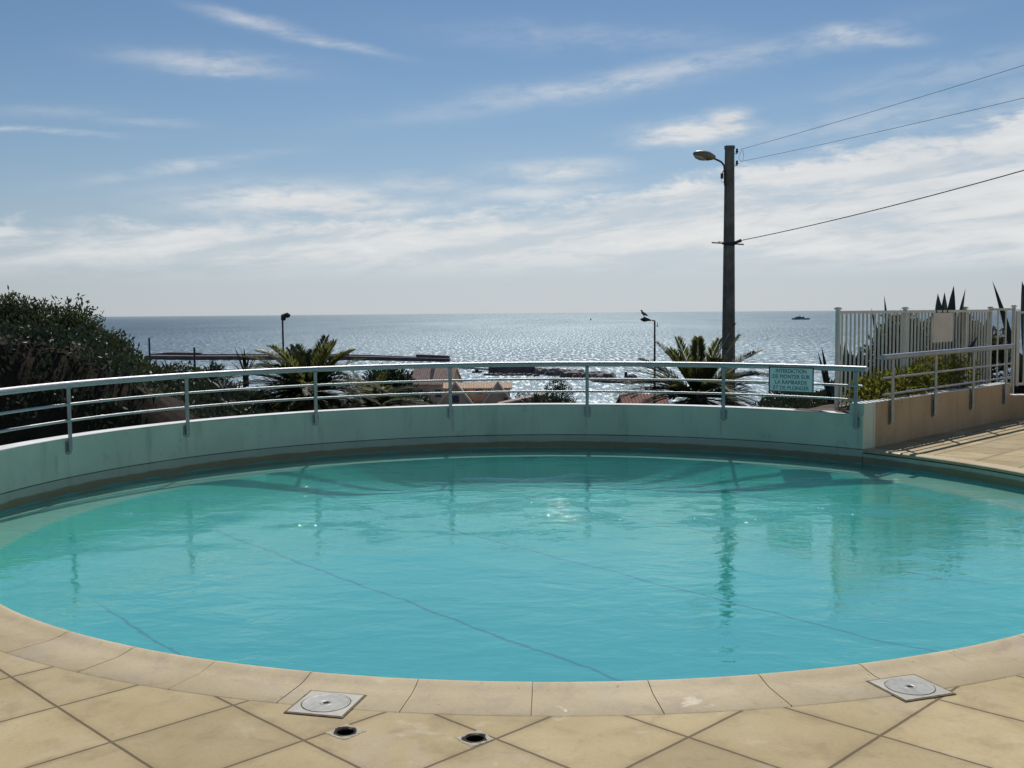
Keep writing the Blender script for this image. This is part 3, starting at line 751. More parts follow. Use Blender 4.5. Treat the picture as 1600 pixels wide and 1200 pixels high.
# ground cover over the bank behind the wall
b = MB()
for _ in range(5200):
    X = rnd.uniform(-10.5, -1.2); Y = rnd.uniform(14.2, 27.); s = X / Y
    if math.hypot(X - PCX, Y - PCY) < 5.9 or s < -.5: continue
    g = mnoise.noise(Vector((X * .55, Y * .55, 1.2)))
    if g < (-.02 if s < -.30 else -.6): continue
    z = terrain_z(X, Y); p = Vector((X, Y, z)); hh = rnd.uniform(.10, .30)
    for _ in range(12): leaf(b, p + Vector((rnd.uniform(-.22, .22), rnd.uniform(-.22, .22), rnd.uniform(0, hh))), rv() + Vector((0, 0, .7)), rnd.uniform(.06, .14), .022)
for _ in range(2600):
    X = rnd.uniform(1.5, 6); Y = rnd.uniform(13.2, 19.); s = X / Y
    if math.hypot(X - PCX, Y - PCY) < 5.45 or not (.20 < s < .325): continue
    z = terrain_z(X, Y); p = Vector((X, Y, z))
    for _ in range(10): leaf(b, p + Vector((rnd.uniform(-.2, .2), rnd.uniform(-.2, .2), rnd.uniform(0, .08))), rv() + Vector((0, 0, .5)), rnd.uniform(.05, .10), .018)
struct(b.build('ground_cover', L_DARK), 'stuff')

# --- agaves behind the fence on the right
clump('agave with two upright leaves just left of the fence end post', 1303, 628, 14.6, [(1277, 544), (1283, 537), (1296, 596), (1318, 606)], .062, root=.35)
clump('agave with dark upright leaves behind the first fence bars', 1330, 625, 14.2, [(1311, 524), (1320, 528), (1329, 537), (1344, 537), (1349, 533), (1358, 541), (1324, 560), (1352, 570), (1338, 560), (1316, 552), (1334, 548)], .072, root=.6)
clump('agave with long leaves rising above the fence left of the blank sheet', 1398, 610, 14.6, [(1381, 452), (1360, 473), (1370, 520), (1391, 500), (1435, 478), (1418, 520), (1405, 545), (1376, 545), (1428, 530), (1388, 520), (1412, 505)], .115, root=.35, depth=.2)
clump('large agave with four pointed leaves above the blank sheet', 1474, 610, 15.3, [(1465, 449), (1476, 447), (1491, 436), (1510, 441), (1452, 500), (1530, 520), (1500, 520), (1440, 540), (1482, 500), (1456, 478)], .115, root=.35, depth=.2)
clump('very tall agave leaf rising at the right end of the fence', 1600, 612, 17.2, [(1548, 428), (1552, 440), (1572, 520), (1588, 540), (1614, 500)], .125)
clump('agave cut by the right edge of the view', 1612, 612, 17.8, [(1596, 428), (1599, 432), (1622, 470), (1634, 450), (1590, 545)], .125)
bush('shrub', 'grey green shrub behind the middle of the white fence', 'shrub', [lump(1420, 552, 16.5, 40, 44), lump(1470, 553, 17.2, 50, 44), lump(1525, 560, 17.6, 40, 44), lump(1400, 580, 16, 40, 40), lump(1555, 580, 17.6, 24, 40), lump(1380, 560, 16, 16, 40), lump(1490, 530, 16.8, 40, 28), lump(1410, 520, 16.4, 24, 22)], 14000, .085, L_GREY, spread=.15)
# hedge in the planter
def hedge(i, s, off, h, label):
    c = A_ + PD * s + PN * off + Vector((0, 0, .42 + h * .5))
    bush('hedge_plant', label, 'shrub', [(c, Vector((.26, .22, h * .55))), (c + PD * .2 + Vector((0, 0, .04)), Vector((.2, .2, h * .5))), (c - PD * .18 + Vector((0, 0, -.06)), Vector((.2, .2, h * .45)))], 700, .062, L_HEDGE, 'leafy hedge plants in the planter', .012, base=.40, clump=8, spread=.09)
labs = ['yellow green hedge plant next to the end of the pool railing', 'hedge plant behind the first post of the straight railing', 'hedge plant just right of the first post of the straight railing', 'hedge plant left of the second post of the straight railing', 'hedge plant with reddish tips behind the second railing post', 'tall hedge plant under the blank sheet on the fence', 'hedge plant between the second and third posts of the straight railing', 'hedge plant at the far end of the planter, by the third post']
for i, (s, h) in enumerate(zip((.84, 1.05, 1.35, 1.70, 2.10, 2.50, 2.95, 3.45), (.26, .32, .30, .40, .36, .50, .44, .52))):
    hedge(i, s, .36 + rnd.uniform(-.04, .05), h, labs[i])

# ------------------------------------------------------------------ utility pole with lamp and wires
YP = 25.
pt_ = at(1140, 228, YP); pbz = terrain_z(pt_.x, pt_.y) - .1
pole = thing('utility_pole', 'tall dark concrete pole carrying a street lamp and overhead wires', 'utility pole', (pt_.x, YP, pbz))
PHh = pt_.z - pbz
b = MB(); k = YP / F
def rrect(w, d, c):  # chamfered rectangle
    return [(-w, -d + c), (-w + c, -d), (w - c, -d), (w, -d + c), (w, d - c), (w - c, d), (-w + c, d), (-w, d - c)]
vs = []; zs = [0, PHh * .3, PHh * .6, PHh - .07, PHh - .07, PHh]
for i, z in enumerate(zs):
    w = .170 - (.170 - .103) * z / PHh
    if i >= 4: w += .012
    vs += [(x, y, z) for x, y in rrect(w, w * .8, w * .35)]
fs = [(i * 8 + q, i * 8 + (q + 1) % 8, (i + 1) * 8 + (q + 1) % 8, (i + 1) * 8 + q) for i in range(len(zs) - 1) for q in range(8)] + [tuple(range(40, 48))]
b.add(vs, fs); b.build('shaft', M_CONC, pole)
def pl(px, py, dy=0.): return at(px, py, YP + dy) - Vector((pt_.x, YP, pbz))
b = MB(); b.tube([pl(1132.5, 290, -.06), pl(1132, 265, -.08), pl(1131, 258, -.10), pl(1127, 253, -.12), pl(1121, 250, -.16), pl(1114, 247, -.2)], .022, 8); arm = b.build('lamp_arm', M_DARK, pole, smooth=True)
b = MB(); p0, p1 = pl(1083, 239.5, -.3), pl(1117, 246, -.2); ax = (p1 - p0)
L_ = [(0, .015), (.06, .06), (.2, .105), (.45, .135), (.7, .125), (.88, .085), (1, .05)]
b.tube([p0 + ax * t for t, r in L_], [r for t, r in L_], 14, flat=(1.1, .85)); hd = b.build('lamp_head', M_LAMPH, pole, smooth=True)
b = MB(); b.tube([p0 + ax * t + Vector((0, 0, -.045)) for t in (.03, .15, .35, .55, .66)], [.02, .085, .115, .10, .03], 12, flat=(1., .75)); b.build('lens', M_GLASS, hd, smooth=True)
b = MB(); c = pl(1128, 275, -.1); b.box(c, (.055, .06, .12)); b.tube([c + Vector((0, 0, .06)), c + Vector((.04, 0, .13))], .01, 6); b.tube([c + Vector((0, 0, -.06)), c + Vector((-.01, 0, -.13)), c + Vector((.03, 0, -.17)), c + Vector((.06, 0, -.10))], .006, 5); b.build('junction_box', M_DARK, pole)
ins = []
for px, py in ((1151.5, 236), (1151.5, 254.5)):
    b = MB(); c = pl(px, py, -.05); b.lathe([(.001, .06), (.022, .055), (.030, .03), (.018, .012), (.034, -.005), (.034, -.03), (.012, -.045), (.010, -.07), (.001, -.07)], 12, c); b.tube([c + Vector((-.08, 0, -.065)), c + Vector((0, 0, -.06))], .009, 6); b.build('insulator', M_DARK, pole, smooth=True)
    ins.append(Vector(c) + Vector((pt_.x, YP, pbz)))
b = MB()
c0 = pl(1147, 236, -.05); c1 = pl(1147, 255, -.05)
b.tube([pl(1160, 233, -.05), pl(1156, 240, -.05), pl(1154, 247, -.05), pl(1158, 252, -.05)], .004, 5); b.tube([pl(1161, 235, -.05), pl(1162, 243, -.05), pl(1161, 251, -.05)], .004, 5); b.build('jumper_wire', M_DARK, pole)
b = MB(); b.tube([pl(1112, 379, -.12), pl(1140, 380.5, -.16), pl(1162, 382, -.12)], .017, 6); b.tube([pl(1123, 378, .1), pl(1130, 380, -.13)], .024, 6); b.tube([pl(1146, 380, -.15), pl(1158, 375.5, -.25)], [.030, .042], 6)
b.tube([pl(1128.5, 380, -.13), pl(1140, 380.5, -.15), pl(1148.5, 381, -.13)], .034, 8); b.build('bracket', M_DARK, pole)
END = Vector((14.4, .2, 0))
def wire(p0, zfn, r, label, name='overhead_wire', group=None):
    b = MB(); pts = []
    for i in range(41):
        t = i / 40; q = p0.lerp(END, t); pts.append(Vector((q.x, q.y, zfn(t))) - p0)
    b.tube(pts, r, 5, cap=True); o = b.build(name, M_WIRE, None, smooth=True); o.location = p0; return tag(o, label, 'cable', group)
def solve(p0, px, py, dz1):            # parabola through the pole end and one seen point
    d = ray(px, py); e = END - p0; den = e.x * d.y - e.y * d.x
    t = -(p0.x * d.y - p0.y * d.x) / den; Y = p0.y + e.y * t
    z = at(px, py, Y).z; s1 = (z - p0.z) / t
    return lambda q: p0.z + s1 * q + dz1 * q * (q - t)
w0 = at(1157, 233.5, YP - .05); wire(w0, solve(w0, 1600, 102, .9), .0045, 'upper thin overhead wire running right from the pole top', 'overhead_wire', 'thin overhead wires')
w0 = at(1157, 252.5, YP - .05); wire(w0, solve(w0, 1600, 153, .9), .0045, 'lower thin overhead wire running right from the pole, below the upper one', 'overhead_wire', 'thin overhead wires')
w0 = at(1156, 376, YP - .25); wire(w0, solve(w0, 1600, 266, 2.2), .010, 'thick sagging cable running right from halfway up the pole', 'overhead_cable')

# ------------------------------------------------------------------ street lamps further down and thin posts
def lamp(label, px, ptop, Y, side, headpx):
    p = at(px, ptop, Y); zb = terrain_z(p.x, p.y)
    t = thing('street_lamp', label, 'street lamp', (p.x, p.y, zb), 0, 'street lamps on the road below')
    k = Y / F; h = p.z - zb
    b = MB(); b.tube([(0, 0, 0), (0, 0, h * .5), (0, 0, h)], [.075, .06, .045], 8); b.build('pole', M_DARK, t, smooth=True)
    b = MB(); b.tube([(0, 0, h), (side * 5 * k, 0, h + .5 * k)], .035, 6); b.build('arm', M_DARK, t)
    return t, h, k
t, h, k = lamp('slim street lamp standing behind the left palms', 441.5, 499, 55, 1, 0)
b = MB(); b.tube([(.02, 0, h - .05), (2 * k, 0, h + 5 * k), (6 * k, 0, h + 8 * k)], [.11, .16, .08], 8); b.tube([(4 * k, 0, h + 5 * k), (8 * k, 0, h + 6.5 * k), (12 * k, 0, h + 6 * k)], [.08, .16, .06], 8); b.build('lamp_head', M_DARK, t, smooth=True)
t, h, k = lamp('slim street lamp with a gull on it, beside the right palm', 1023, 501, 55, -1, 0)
b = MB(); b.tube([(-6 * k, 0, h + .3 * k), (-10 * k, 0, h + 1.5 * k), (-16 * k, 0, h + 2.2 * k), (-22 * k, 0, h + 2 * k)], [.05, .09, .17, .06], 10, flat=(1, .8)); b.build('lamp_head', M_DARK, t, smooth=True)
base = Vector(t.location)
gp = Vector((base.x - 16.5 * k, base.y, base.z + h + 6.0 * k))
g = thing('seagull', 'dark silhouetted gull perched on the right street lamp', 'bird', gp)
b = MB(); b.tube([(.20, 0, .05), (.12, 0, .10), (.0, 0, .15), (-.09, 0, .22), (-.115, 0, .29), (-.13, 0, .335), (-.15, 0, .34), (-.20, 0, .325)], [.012, .05, .085, .07, .042, .045, .035, .006], 10); b.build('body', M_GULL, g, smooth=True)
b = MB()
for s_ in (-1, 1): b.tube([(-.01, s_ * .03, .08), (-.01, s_ * .03, -.08)], .01, 5)
b.build('legs', M_DARK, g)
for px, pt, Y, lb in ((233, 528, 70, 'thin dark wooden post at the right side of the large bush'), (303.5, 543, 65, 'thin dark wooden post standing left of the yucca')):
    p = at(px, pt, Y); zb = terrain_z(p.x, p.y)
    b = MB(); h = p.z - zb; b.tube([(0, 0, -.3), (0, 0, h)], [.075, .06], 8); o = b.build('wooden_post', M_DARK, None, smooth=True); o.location = (p.x, p.y, zb); tag(o, lb, 'post', 'thin posts on the slope')

# ------------------------------------------------------------------ houses below
def tiles_bump(): pass
def house(label, px0, px1, py_eave, py_ridge, Y, depth, rz, roofmat, name='house'):
    k = Y / F; xm = (px0 + px1) / 2; c = at(xm, py_eave, Y); zb = terrain_z(c.x, c.y) - 1.5
    t = thing(name, label, 'house', (c.x, c.y, zb), rz); W = (px1 - px0) * k; he = c.z - zb; hr = at(xm, py_ridge, Y).z - zb
    return t, W, he, hr
YH = 150.
def gable_block(t, x0, x1, y0, y1, he, hr, axis, wallm, roofm, ov=.25, th=.16):
    """axis 'x': ridge along x, 'y': ridge along y (gable faces the viewer)"""
    b = MB()
    if axis == 'x':
        ym = (y0 + y1) / 2; prof = [(y0, 0), (y1, 0), (y1, he), (ym, hr), (y0, he)]
        b.prism([(x0, a, c) for a, c in prof], (x1 - x0, 0, 0)); b.build('wall', wallm, t)
        b = MB(); sl = (hr - he) / (ym - y0)
        for ya, s_ in ((y0 - ov, 1), (y1 + ov, -1)):
            ze = he - ov * sl; b.prism([(x0 - ov, ya, ze + .03), (x1 + ov, ya, ze + .03), (x1 + ov, ym, hr + .03), (x0 - ov, ym, hr + .03)], (0, 0, th))
        # tile ribs
        n = int((x1 - x0) / .32)
        for i in range(n + 1):
            x = x0 - ov + (x1 - x0 + 2 * ov) * i / n; b.tube([(x, y0 - ov, he - ov * sl + th + .04), (x, ym, hr + th + .04)], .075, 6)
        b.build('roof', roofm, t)
    else:
        xm = (x0 + x1) / 2; prof = [(x0, 0), (x1, 0), (x1, he), (xm, hr), (x0, he)]
        b.prism([(a, y0, c) for a, c in prof], (0, y1 - y0, 0)); b.build('wall', wallm, t)
        b = MB(); sl = (hr - he) / (xm - x0)
        for xa in (x0 - ov, x1 + ov):
            ze = he - ov * sl; b.prism([(xa, y0 + .12, ze + .03), (xa, y1, ze + .03), (xm, y1, hr + .03), (xm, y0 + .12, hr + .03)], (0, 0, th))
        b.build('roof', roofm, t)
        for xa in (x0 - ov, x1 + ov):
            b = MB(); ze = he - ov * sl; b.prism([(xa, y0 - .2, ze), (xa, y0 - .2, ze + th + .28), (xm, y0 - .2, hr + th + .28), (xm, y0 - .2, hr)], (0, .32, 0)); b.build('rake', M_RAKE, t)
# house with the big pink roof
t, W, he, hr = house('house with a broad pink tiled roof facing the pool, left of the gabled one', 648, 716, 599, 576, YH + 3, 6, R(-14), M_PINK)
gable_block(t, -W / 2, W / 2 - .4, -2.2, 3.2, he, hr, 'x', M_HWALL, M_PINK)
b = MB(); b.box((-W * .1, .4, hr + .3), (.5, .5, .9)); b.build('chimney', M_HWALL, t)
for x in (-1.8, 1.0):
    b = MB(); b.box((x, -2.22, he - 1.3), (.9, .05, 1.1)); f = b.build('window', M_SHUT, t); b = MB(); b.box((x, -2.26, he - 1.3), (.7, .04, .9)); b.build('pane', M_WIN, f)
# gabled house in front
t, W, he, hr = house('beige house with two pointed gables and pale roof edges above the pool wall', 686, 802, 606, 596, YH - 8, 6, 0., M_PINK)
k = (YH - 8) / F
gx = lambda px: (px - 744) * k
zy = lambda py: at(744, py, YH - 8).z - t.location.z
gable_block(t, gx(694), gx(797), 1.5, 6.0, zy(609), zy(602.5), 'x', M_HWALL, M_TAN)
gable_block(t, gx(684), gx(741), -2.2, 1.6, zy(634), zy(598.5), 'y', M_HWALL, M_TAN, ov=.1)
gable_block(t, gx(756), gx(801), -3.0, 2.0, zy(630), zy(598), 'y', M_HWALL, M_TAN, ov=.15)
b = MB(); b.box((gx(713), -2.22, zy(621)), (.9, .05, 1.0)); f = b.build('window', M_SHUT, t); b = MB(); b.box((gx(713), -2.26, zy(621)), (.7, .04, .8)); b.build('pane', M_WIN, f)
b = MB(); b.box((gx(748), 1.47, zy(613)), (.8, .06, .7)); f = b.build('window', M_SHUT, t); b = MB(); b.box((gx(748), 1.43, zy(613)), (.62, .05, .55)); b.build('pane', M_WIN, f)
b = MB(); b.box((gx(790), -3.03, zy(624)), (.5, .06, .9)); b.build('window', M_SHUT, t)
# long low roof with a pale sloping edge in front
P0, P1 = at(770, 635, 120), at(852, 617, 125)
lr = thing('low_building', 'low building with a pale sloping roof edge just right of the gabled house', 'building', (P0.x, P0.y, P0.z - 6))
d = P1 - P0; b = MB()
b.prism([(0, 0, 0), (0, 0, 6), (d.x, d.y, 6 + d.z), (d.x, d.y, 0)], (.6, 6, 0)); b.build('wall', M_SHUT, lr)
b = MB(); b.prism([(0, -.05, 6.01), (0, -.05, 6.2), (d.x, d.y - .05, 6.16 + d.z), (d.x, d.y - .05, 6.01 + d.z)], (.02, .35, 0)); b.build('roof_edge', M_RAKE, lr)
for px, lb in ((809, 'leftmost of three tiny dark cypress shrubs right of the gabled house'), (818, 'middle one of three tiny dark cypress shrubs right of the gabled house'), (826, 'rightmost of three tiny dark cypress shrubs right of the gabled house')):
    c = at(px, 622, 133); bush('cypress', lb, 'shrub', [(c, Vector((.30, .3, .55))), (c + Vector((0, 0, .4)), Vector((.16, .16, .35))), (c - Vector((0, 0, .8)), Vector((.34, .34, .8)))], 420, .16, L_DARK, 'tiny cypress shrubs', .03, clump=6, spread=.1)
bush('small_tree', 'thin feathery tree against the water right of the houses', 'tree', [lump(868, 600, 60, 10, 9), lump(880, 603, 60, 7, 8), lump(862, 610, 60, 8, 8), lump(874, 616, 60, 12, 8), lump(886, 620, 60, 8, 10)], 720, .15, L_DARK, r0=.06, base=terrain_z(2.6, 60), clump=6, spread=.22)
bush('shrub', 'low dark shrub spreading under the feathery tree', 'shrub', [lump(850, 630, 58, 20, 9), lump(880, 632, 58, 18, 9), lump(830, 632, 58, 14, 6)], 1500, .17, L_DARK, spread=.25)
# red roof behind the right palm
c = at(1004, 622, 110); zb = terrain_z(c.x, c.y) - 1
t = thing('house', 'house with a dull red tiled roof half hidden by the right palm', 'house', (c.x, c.y, zb), R(4))
gable_block(t, -2.1, 2.2, -2, 3, c.z - zb - .9, c.z - zb + .2, 'x', M_HWALL, M_RED)

# ------------------------------------------------------------------ harbour
def sea_at(px, py): return at_z(px, py, SEA)
def mole(name, label, cat, pts, hts, wid, mat, wob=.0):
    b = MB(); P = [sea_at(*p) for p in pts]; org = P[0].copy(); vs = []
    n = len(P)
    for p, h in zip(P, hts):
        q = p - org
        for dy, dz in ((0, -1.), (0.3, h), (wid, h), (wid + .5, -1.)): vs.append((q.x, q.y + dy, dz))
    fs = [(i * 4 + k, (i + 1) * 4 + k, (i + 1) * 4 + k + 1, i * 4 + k + 1) for i in range(n - 1) for k in range(3)] + [(0, 1, 2, 3), tuple((n - 1) * 4 + q for q in (3, 2, 1, 0))]
    b.add(vs, fs); return b, org
bw = thing('breakwater', 'long dark breakwater across the harbour on the left', 'breakwater', sea_at(236, 561))
def loc_mole(pts, hts, wid, part, par, mat):
    b, org = mole('', '', '', pts, hts, wid, mat); q = org - Vector(par.location); b.v = [tuple(Vector(v) + q) for v in b.v]; return b.build(part, mat, par)
loc_mole([(228, 561.5), (300, 562.5), (420, 562.5), (520, 562.5), (600, 563.5), (702, 565.5)], [2.5, 2.6, 2.6, 2.6, 2.3, 1.9], 12, 'quay', bw, M_QUAY)
loc_mole([(234, 560), (262, 560), (312, 560.5)], [3.0, 4.2, 4.0], 6, 'parapet', bw, M_QUAY)
loc_mole([(312, 560.8), (420, 561.0), (540, 561.5), (600, 562.5), (649, 563.8)], [3.3, 3.3, 3.3, 2.9, 2.5], 3, 'parapet', bw, M_QUAY)
loc_mole([(650, 563.8), (702, 564.8)], [4.0, 3.4], 7, 'end_block', bw, M_QUAY)
def rocks(name, label, pts, r, n, mat=M_ROCK, cat='rocks', flat=.55):
    P = [sea_at(*p) for p in pts]; org = P[0].copy(); b = MB()
    for _ in range(n):
        f = rnd.uniform(0, len(P) - 1.001); i = int(f); p = P[i].lerp(P[i + 1], f - i) - org + Vector((rnd.uniform(-1, 1) * r, rnd.uniform(-2, 2) * r, 0))
        s = r * rnd.uniform(.35, 1.0); vs = []; m_ = 7
        top = [(p.x + s * .55 * math.cos(2 * math.pi * k / m_) * rnd.uniform(.7, 1.3), p.y + s * .55 * math.sin(2 * math.pi * k / m_), s * flat * rnd.uniform(.8, 1.3)) for k in range(m_)]
        bot = [(p.x + s * math.cos(2 * math.pi * k / m_) * rnd.uniform(.8, 1.2), p.y + s * math.sin(2 * math.pi * k / m_), -.8) for k in range(m_)]
        b.add(top + bot, [tuple(range(m_))] + [(k, (k + 1) % m_, m_ + (k + 1) % m_, m_ + k) for k in range(m_)])
    o = b.build(name, mat); o.location = org; return tag(o, label, cat)
jt = thing('jetty', 'squat dark stone jetty head in the middle of the harbour', 'jetty', sea_at(762, 584))
loc_mole([(763, 583.5), (786, 584), (800, 584), (836, 583.5)], [3.4, 3.6, 4.0, 4.4], 9, 'block', jt, M_QUAY)
loc_mole([(715, 575.5), (740, 577), (765, 578.5)], [.9, .9, .9], 3, 'pale_quay', jt, M_SAND)
rocks('rock_spit', 'brown rocky spit trailing right from the jetty', [(836, 583), (870, 585.5), (905, 589), (930, 590.5), (946, 590.5)], 4.6, 150)
rocks('reef', 'dark flat rocks in the water below the end of the rocky spit', [(930, 595.5), (955, 597), (985, 598.5), (1015, 596.5), (1040, 596)], 3.2, 110, flat=.35)
rocks('jetty_rocks', 'rocks at the water foot of the stone jetty', [(762, 586), (790, 586.5), (815, 586), (840, 588)], 2.2, 60, flat=.4)
p = sea_at(978, 590.0); b = MB(); b.tube([(0, 0, -1), (0, 0, 2.6)], [.9, .7], 8); o = b.build('marker_post', M_DARK); o.location = p; tag(o, 'small dark upright marker on the rocks beside the right palm', 'marker')
rocks('boulder', 'dark boulder in the water right of the small upright marker', [(982, 590), (990, 590)], 2.0, 10, M_QUAY, 'rock', .7)
# small motor boat
p = sea_at(745, 582.5); mbt = thing('motor_boat', 'tiny dark motor boat left of the stone jetty', 'boat', p, R(20))
b = MB(); b.add([(-2.2, -.8, 0), (1.2, -.8, 0), (2.6, 0, .2), (1.2, .8, 0), (-2.2, .8, 0), (-2.3, -.95, .8), (1.3, -.95, .9), (3.0, 0, 1.1), (1.3, .95, .9), (-2.3, .95, .8)], [(0, 1, 6, 5), (1, 2, 7, 6), (2, 3, 8, 7), (3, 4, 9, 8), (4, 0, 5, 9), (5, 6, 7, 8, 9), (4, 3, 2, 1, 0)]); b.build('hull', M_DARK, mbt)
b = MB(); b.box((0, 0, 1.3), (1.4, 1.1, .9)); b.build('cabin', M_QUAY, mbt)
# warship
p = sea_at(1251.5, 499.5); S = p.y / F
ship = thing('warship', 'grey naval ship near the horizon on the right', 'ship', p)
L = 28 * S; b = MB(); h = 2.6 * S
b.add([(-L * .46, -4, -2), (L * .44, -4, -2), (-L * .5, -5, h), (L * .5, -5, h * .9), (-L * .46, 4, -2), (L * .44, 4, -2), (-L * .5, 5, h), (L * .5, 5, h * .9)], [(0, 1, 3, 2), (4, 6, 7, 5), (2, 3, 7, 6), (0, 2, 6, 4), (1, 5, 7, 3)]); b.build('hull', M_SHIP, ship)
b = MB(); b.box((-L * .08, 0, h + .6 * S), (L * .52, 7, 1.5 * S)); b.box((-L * .12, 0, h + 1.8 * S), (L * .22, 6, 1.4 * S)); b.box((L * .12, 0, h + 1.2 * S), (L * .12, 6, 1.8 * S)); b.build('superstructure', M_SHIP, ship)
b = MB(); b.tube([(-L * .08, 0, h), (-L * .08, 0, h + 5.2 * S)], [.5 * S, .2 * S], 6); b.build('mast', M_SHIP, ship)
for px, py, hh, lb in ((1027, 510.5, 8, 'small white sailing boat right beside the street lamp with the gull'), (923, 500.5, 5.5, 'tiny white sailing boat close to the horizon in the middle')):
    p = sea_at(px, py); S = p.y / F; t = thing('sailing_boat', lb, 'boat', p, 0, 'sailing boats')
    b = MB(); b.add([(-1.6 * S, -1, .4 * S), (1.6 * S, -1, .5 * S), (1.2 * S, 0, -.2), (-1.3 * S, 0, -.2), (-1.6 * S, 1, .4 * S), (1.6 * S, 1, .5 * S)], [(0, 1, 2, 3), (4, 3, 2, 5), (0, 4, 5, 1), (0, 3, 4), (1, 5, 2)]); b.build('hull', M_SHIP, t)
    b = MB(); b.prism([(0, 0, .6 * S), (1.3 * S, 0, .7 * S), (.1 * S, 0, hh * S)], (0, .2, 0)); b.prism([(-.1 * S, 0, .6 * S), (-1.2 * S, 0, .6 * S), (0, 0, hh * .85 * S)], (0, .2, 0)); b.build('sail', M_SAIL, t)
    b = MB(); b.tube([(0, .3, 0), (0, .3, hh * S)], .12 * S, 6); b.build('mast', M_SHIP, t)

# ------------------------------------------------------------------ sky, sun, camera
SUN_EL, SUN_AZ = R(50), R(2.5)
w = bpy.data.worlds.new('World'); sc.world = w; w.use_nodes = True
t = NT(w.node_tree)
sky = t.n('ShaderNodeTexSky', sky_type='NISHITA', sun_disc=False, sun_elevation=SUN_EL, sun_rotation=SUN_AZ, altitude=30., air_density=1.0, dust_density=1.0, ozone_density=1.6).outputs[0]
dr = t.n('ShaderNodeTexCoord').outputs['Generated']
x, y, z = t.xyz(dr)
el = t.m('ARCSINE', z); az = t.m('ARCTAN2', x, y)
elp = t.m('MAXIMUM', el, 0.)
SKY_K = .11
def blobs():
    L = [ # px, py, half length, half thickness, slope(px/px), density
        (400, 36, 75, 8, .20, .40), (500, 64, 90, 6, .17, .42), (335, 98, 105, 15, .02, .45), (345, 113, 80, 6, .0, .35), (60, 207, 80, 4, .0, .45),
        (285, 262, 110, 9, -.18, .42), (230, 192, 60, 6, 0., .22), (90, 175, 70, 9, -.05, .15), (470, 316, 150, 24, .0, .95), (560, 325, 120, 14, -.04, .8), (660, 290, 75, 14, .0, .5),
        (1085, 206, 78, 13, -.06, 1.25), (1140, 195, 36, 15, -.05, 1.2), (1540, 232, 70, 22, -.1, 1.1), (1330, 53, 55, 13, .02, .65), (1380, 60, 60, 8, .1, .35), (980, 125, 270, 16, -.14, .40),
        (870, 268, 90, 16, .0, .6), (830, 300, 130, 12, -.03, .5), (1400, 185, 230, 26, -.08, .32), (1240, 262, 160, 10, -.03, .4), (930, 60, 180, 18, .06, .18), (1450, 120, 200, 20, -.15, .18), (840, 50, 40, 12, .2, .18)]
    tot = None
    wob = t.m('MULTIPLY', t.m('SUBTRACT', t.noise(t.cmb(t.m('MULTIPLY', az, 1.), t.m('MULTIPLY', el, 3.)), 9., 5, .6), .5), .022)
    elw = t.m('ADD', el, wob)
    for px, py, a, bq, sl, dn in L:
        d = ray(px, py); a0 = math.atan2(d.x, d.y); e0 = math.atan2(d.z, math.hypot(d.x, d.y))
        q = t.m('SUBTRACT', az, a0); v = t.m('MULTIPLY_ADD', q, sl, t.m('SUBTRACT', elw, e0))   # slope down = positive px slope
        u2 = t.m('POWER', t.m('MULTIPLY', q, F / a), 2.); v2 = t.m('POWER', t.m('MULTIPLY', v, F / bq), 2.)
        g = t.m('MULTIPLY', t.m('POWER', 2.718, t.m('MULTIPLY', t.m('ADD', u2, v2), -.9)), dn)
        tot = g if tot is None else t.m('MAXIMUM', tot, g)
    return tot
warp = t.m('MULTIPLY', t.noise(t.cmb(t.m('MULTIPLY', az, 2.), t.m('MULTIPLY', el, 6.)), 3., 3), .35)
nv = t.cmb(t.m('ADD', t.m('MULTIPLY', az, 4.2), warp), t.m('MULTIPLY', t.m('MULTIPLY_ADD', az, -.10, el), 26.), 1.7)
fb = t.noise(nv, 1.6, 9, .62, .25)
fb2 = t.noise(t.cmb(t.m('MULTIPLY', az, 14.), t.m('MULTIPLY', el, 40.), 4.), 1.5, 8, .62, .3)
azc = t.m('MAXIMUM', t.m('MINIMUM', az, .75), -.75)
azs = t.m('ADD', t.m('MULTIPLY', t.m('MAXIMUM', azc, 0.), .150), t.m('MULTIPLY', t.m('MINIMUM', azc, 0.), .04))
etop = t.m('ADD', azs, t.m('MULTIPLY_ADD', t.m('SUBTRACT', fb2, .5), .06, .098))
bank = t.m('MULTIPLY', t.m('SUBTRACT', 1., t.step(t.m('SUBTRACT', el, etop), -.016, .009)), t.step(el, .024, .060))
bank = t.m('MULTIPLY', bank, t.m('MULTIPLY_ADD', t.m('ADD', t.m('MULTIPLY', t.step(fb, .38, .56), .6), t.m('MULTIPLY', t.step(fb2, .36, .62), .4)), .62, t.m('MULTIPLY_ADD', azc, .42, .42)), None, True)
wis = t.m('MULTIPLY', blobs(), t.m('MULTIPLY_ADD', t.step(t.m('MULTIPLY_ADD', fb2, .7, t.m('MULTIPLY', fb, .5)), .40, .72), 1.25, .16), None, True)
cl = t.m('MAXIMUM', bank, wis)
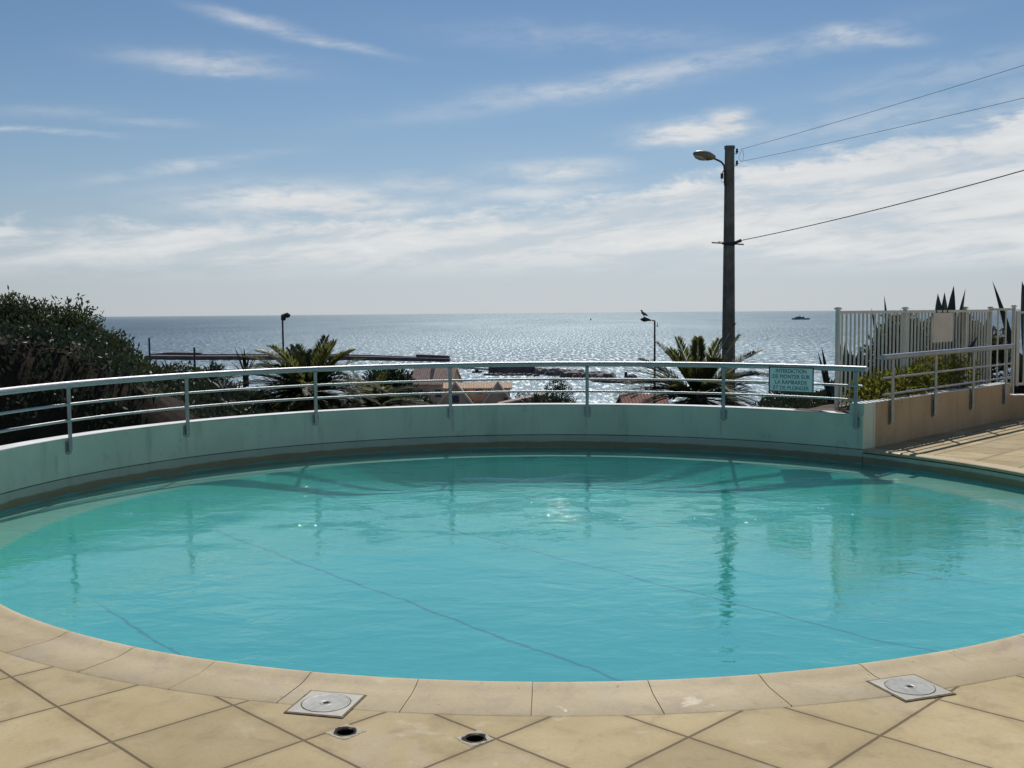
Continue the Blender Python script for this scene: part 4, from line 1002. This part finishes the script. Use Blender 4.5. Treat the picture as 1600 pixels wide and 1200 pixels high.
# photographic daylight gradient: Nishita graded to the hazy blue of this coast
grad = t.n('ShaderNodeValToRGB', inp={0: t.m('DIVIDE', elp, .50, None, True)})
cr = grad.color_ramp; cr.interpolation = 'B_SPLINE'
stops = [(0., (.53, .58, .62)), (.09, (.46, .55, .62)), (.26, (.26, .425, .60)), (.45, (.155, .305, .525)), (.72, (.080, .190, .41)), (1., (.06, .145, .34))]
while len(cr.elements) < len(stops): cr.elements.new(.5)
for e, (p, c) in zip(cr.elements, stops): e.position = p; e.color = c + (1,)
inv = 1 / SKY_K
graded = t.mix(1., grad.outputs[0], (inv, inv, inv), 'MULTIPLY')
# brighter towards the sun's bearing
side = t.m('MULTIPLY_ADD', t.m('COSINE', t.m('SUBTRACT', az, .12)), .9, .12)
sidec = t.m('MAXIMUM', side, .45)
graded = t.mix(1., graded, t.cmb(sidec, sidec, sidec), 'MULTIPLY')
base = t.mix(.9, sky, graded)
cc = t.mix(t.step(fb, .3, .7), (.62 * inv, .655 * inv, .69 * inv), (.79 * inv, .795 * inv, .79 * inv))
colr = t.mix(t.m('MULTIPLY', cl, .95), base, cc)
bg = t.n('ShaderNodeBackground', inp={0: colr, 1: SKY_K})
t.n('ShaderNodeOutputWorld', inp={0: bg.outputs[0]})
sd = bpy.data.lights.new('sun', 'SUN'); sd.energy = 3.6; sd.angle = R(.53); sd.color = (1., .955, .88)
so = bpy.data.objects.new('sun', sd); COL.objects.link(so)
sv = Vector((math.sin(SUN_AZ) * math.cos(SUN_EL), math.cos(SUN_AZ) * math.cos(SUN_EL), math.sin(SUN_EL)))
so.rotation_euler = sv.to_track_quat('Z', 'Y').to_euler(); so.location = sv * 60

cam = bpy.data.cameras.new('camera'); co = bpy.data.objects.new('camera', cam); COL.objects.link(co)
cam.sensor_width = 36; cam.lens = F / 1600 * 36; cam.clip_start = .05; cam.clip_end = 120000
co.matrix_world = Matrix.Translation((0, 0, EYE)) @ Matrix.Rotation(math.pi / 2 - PIT, 4, 'X') @ Matrix.Rotation(ROL, 4, 'Z')
sc.camera = co
sc.view_settings.view_transform = 'Standard'; sc.view_settings.look = 'None'; sc.view_settings.exposure = 0; sc.view_settings.gamma = 1
sc.render.engine = 'CYCLES'
sc.cycles.use_denoising = True; sc.cycles.max_bounces = 10; sc.cycles.transparent_max_bounces = 16
sc.cycles.sample_clamp_indirect = 6.0; sc.cycles.caustics_reflective = False; sc.cycles.caustics_refractive = False
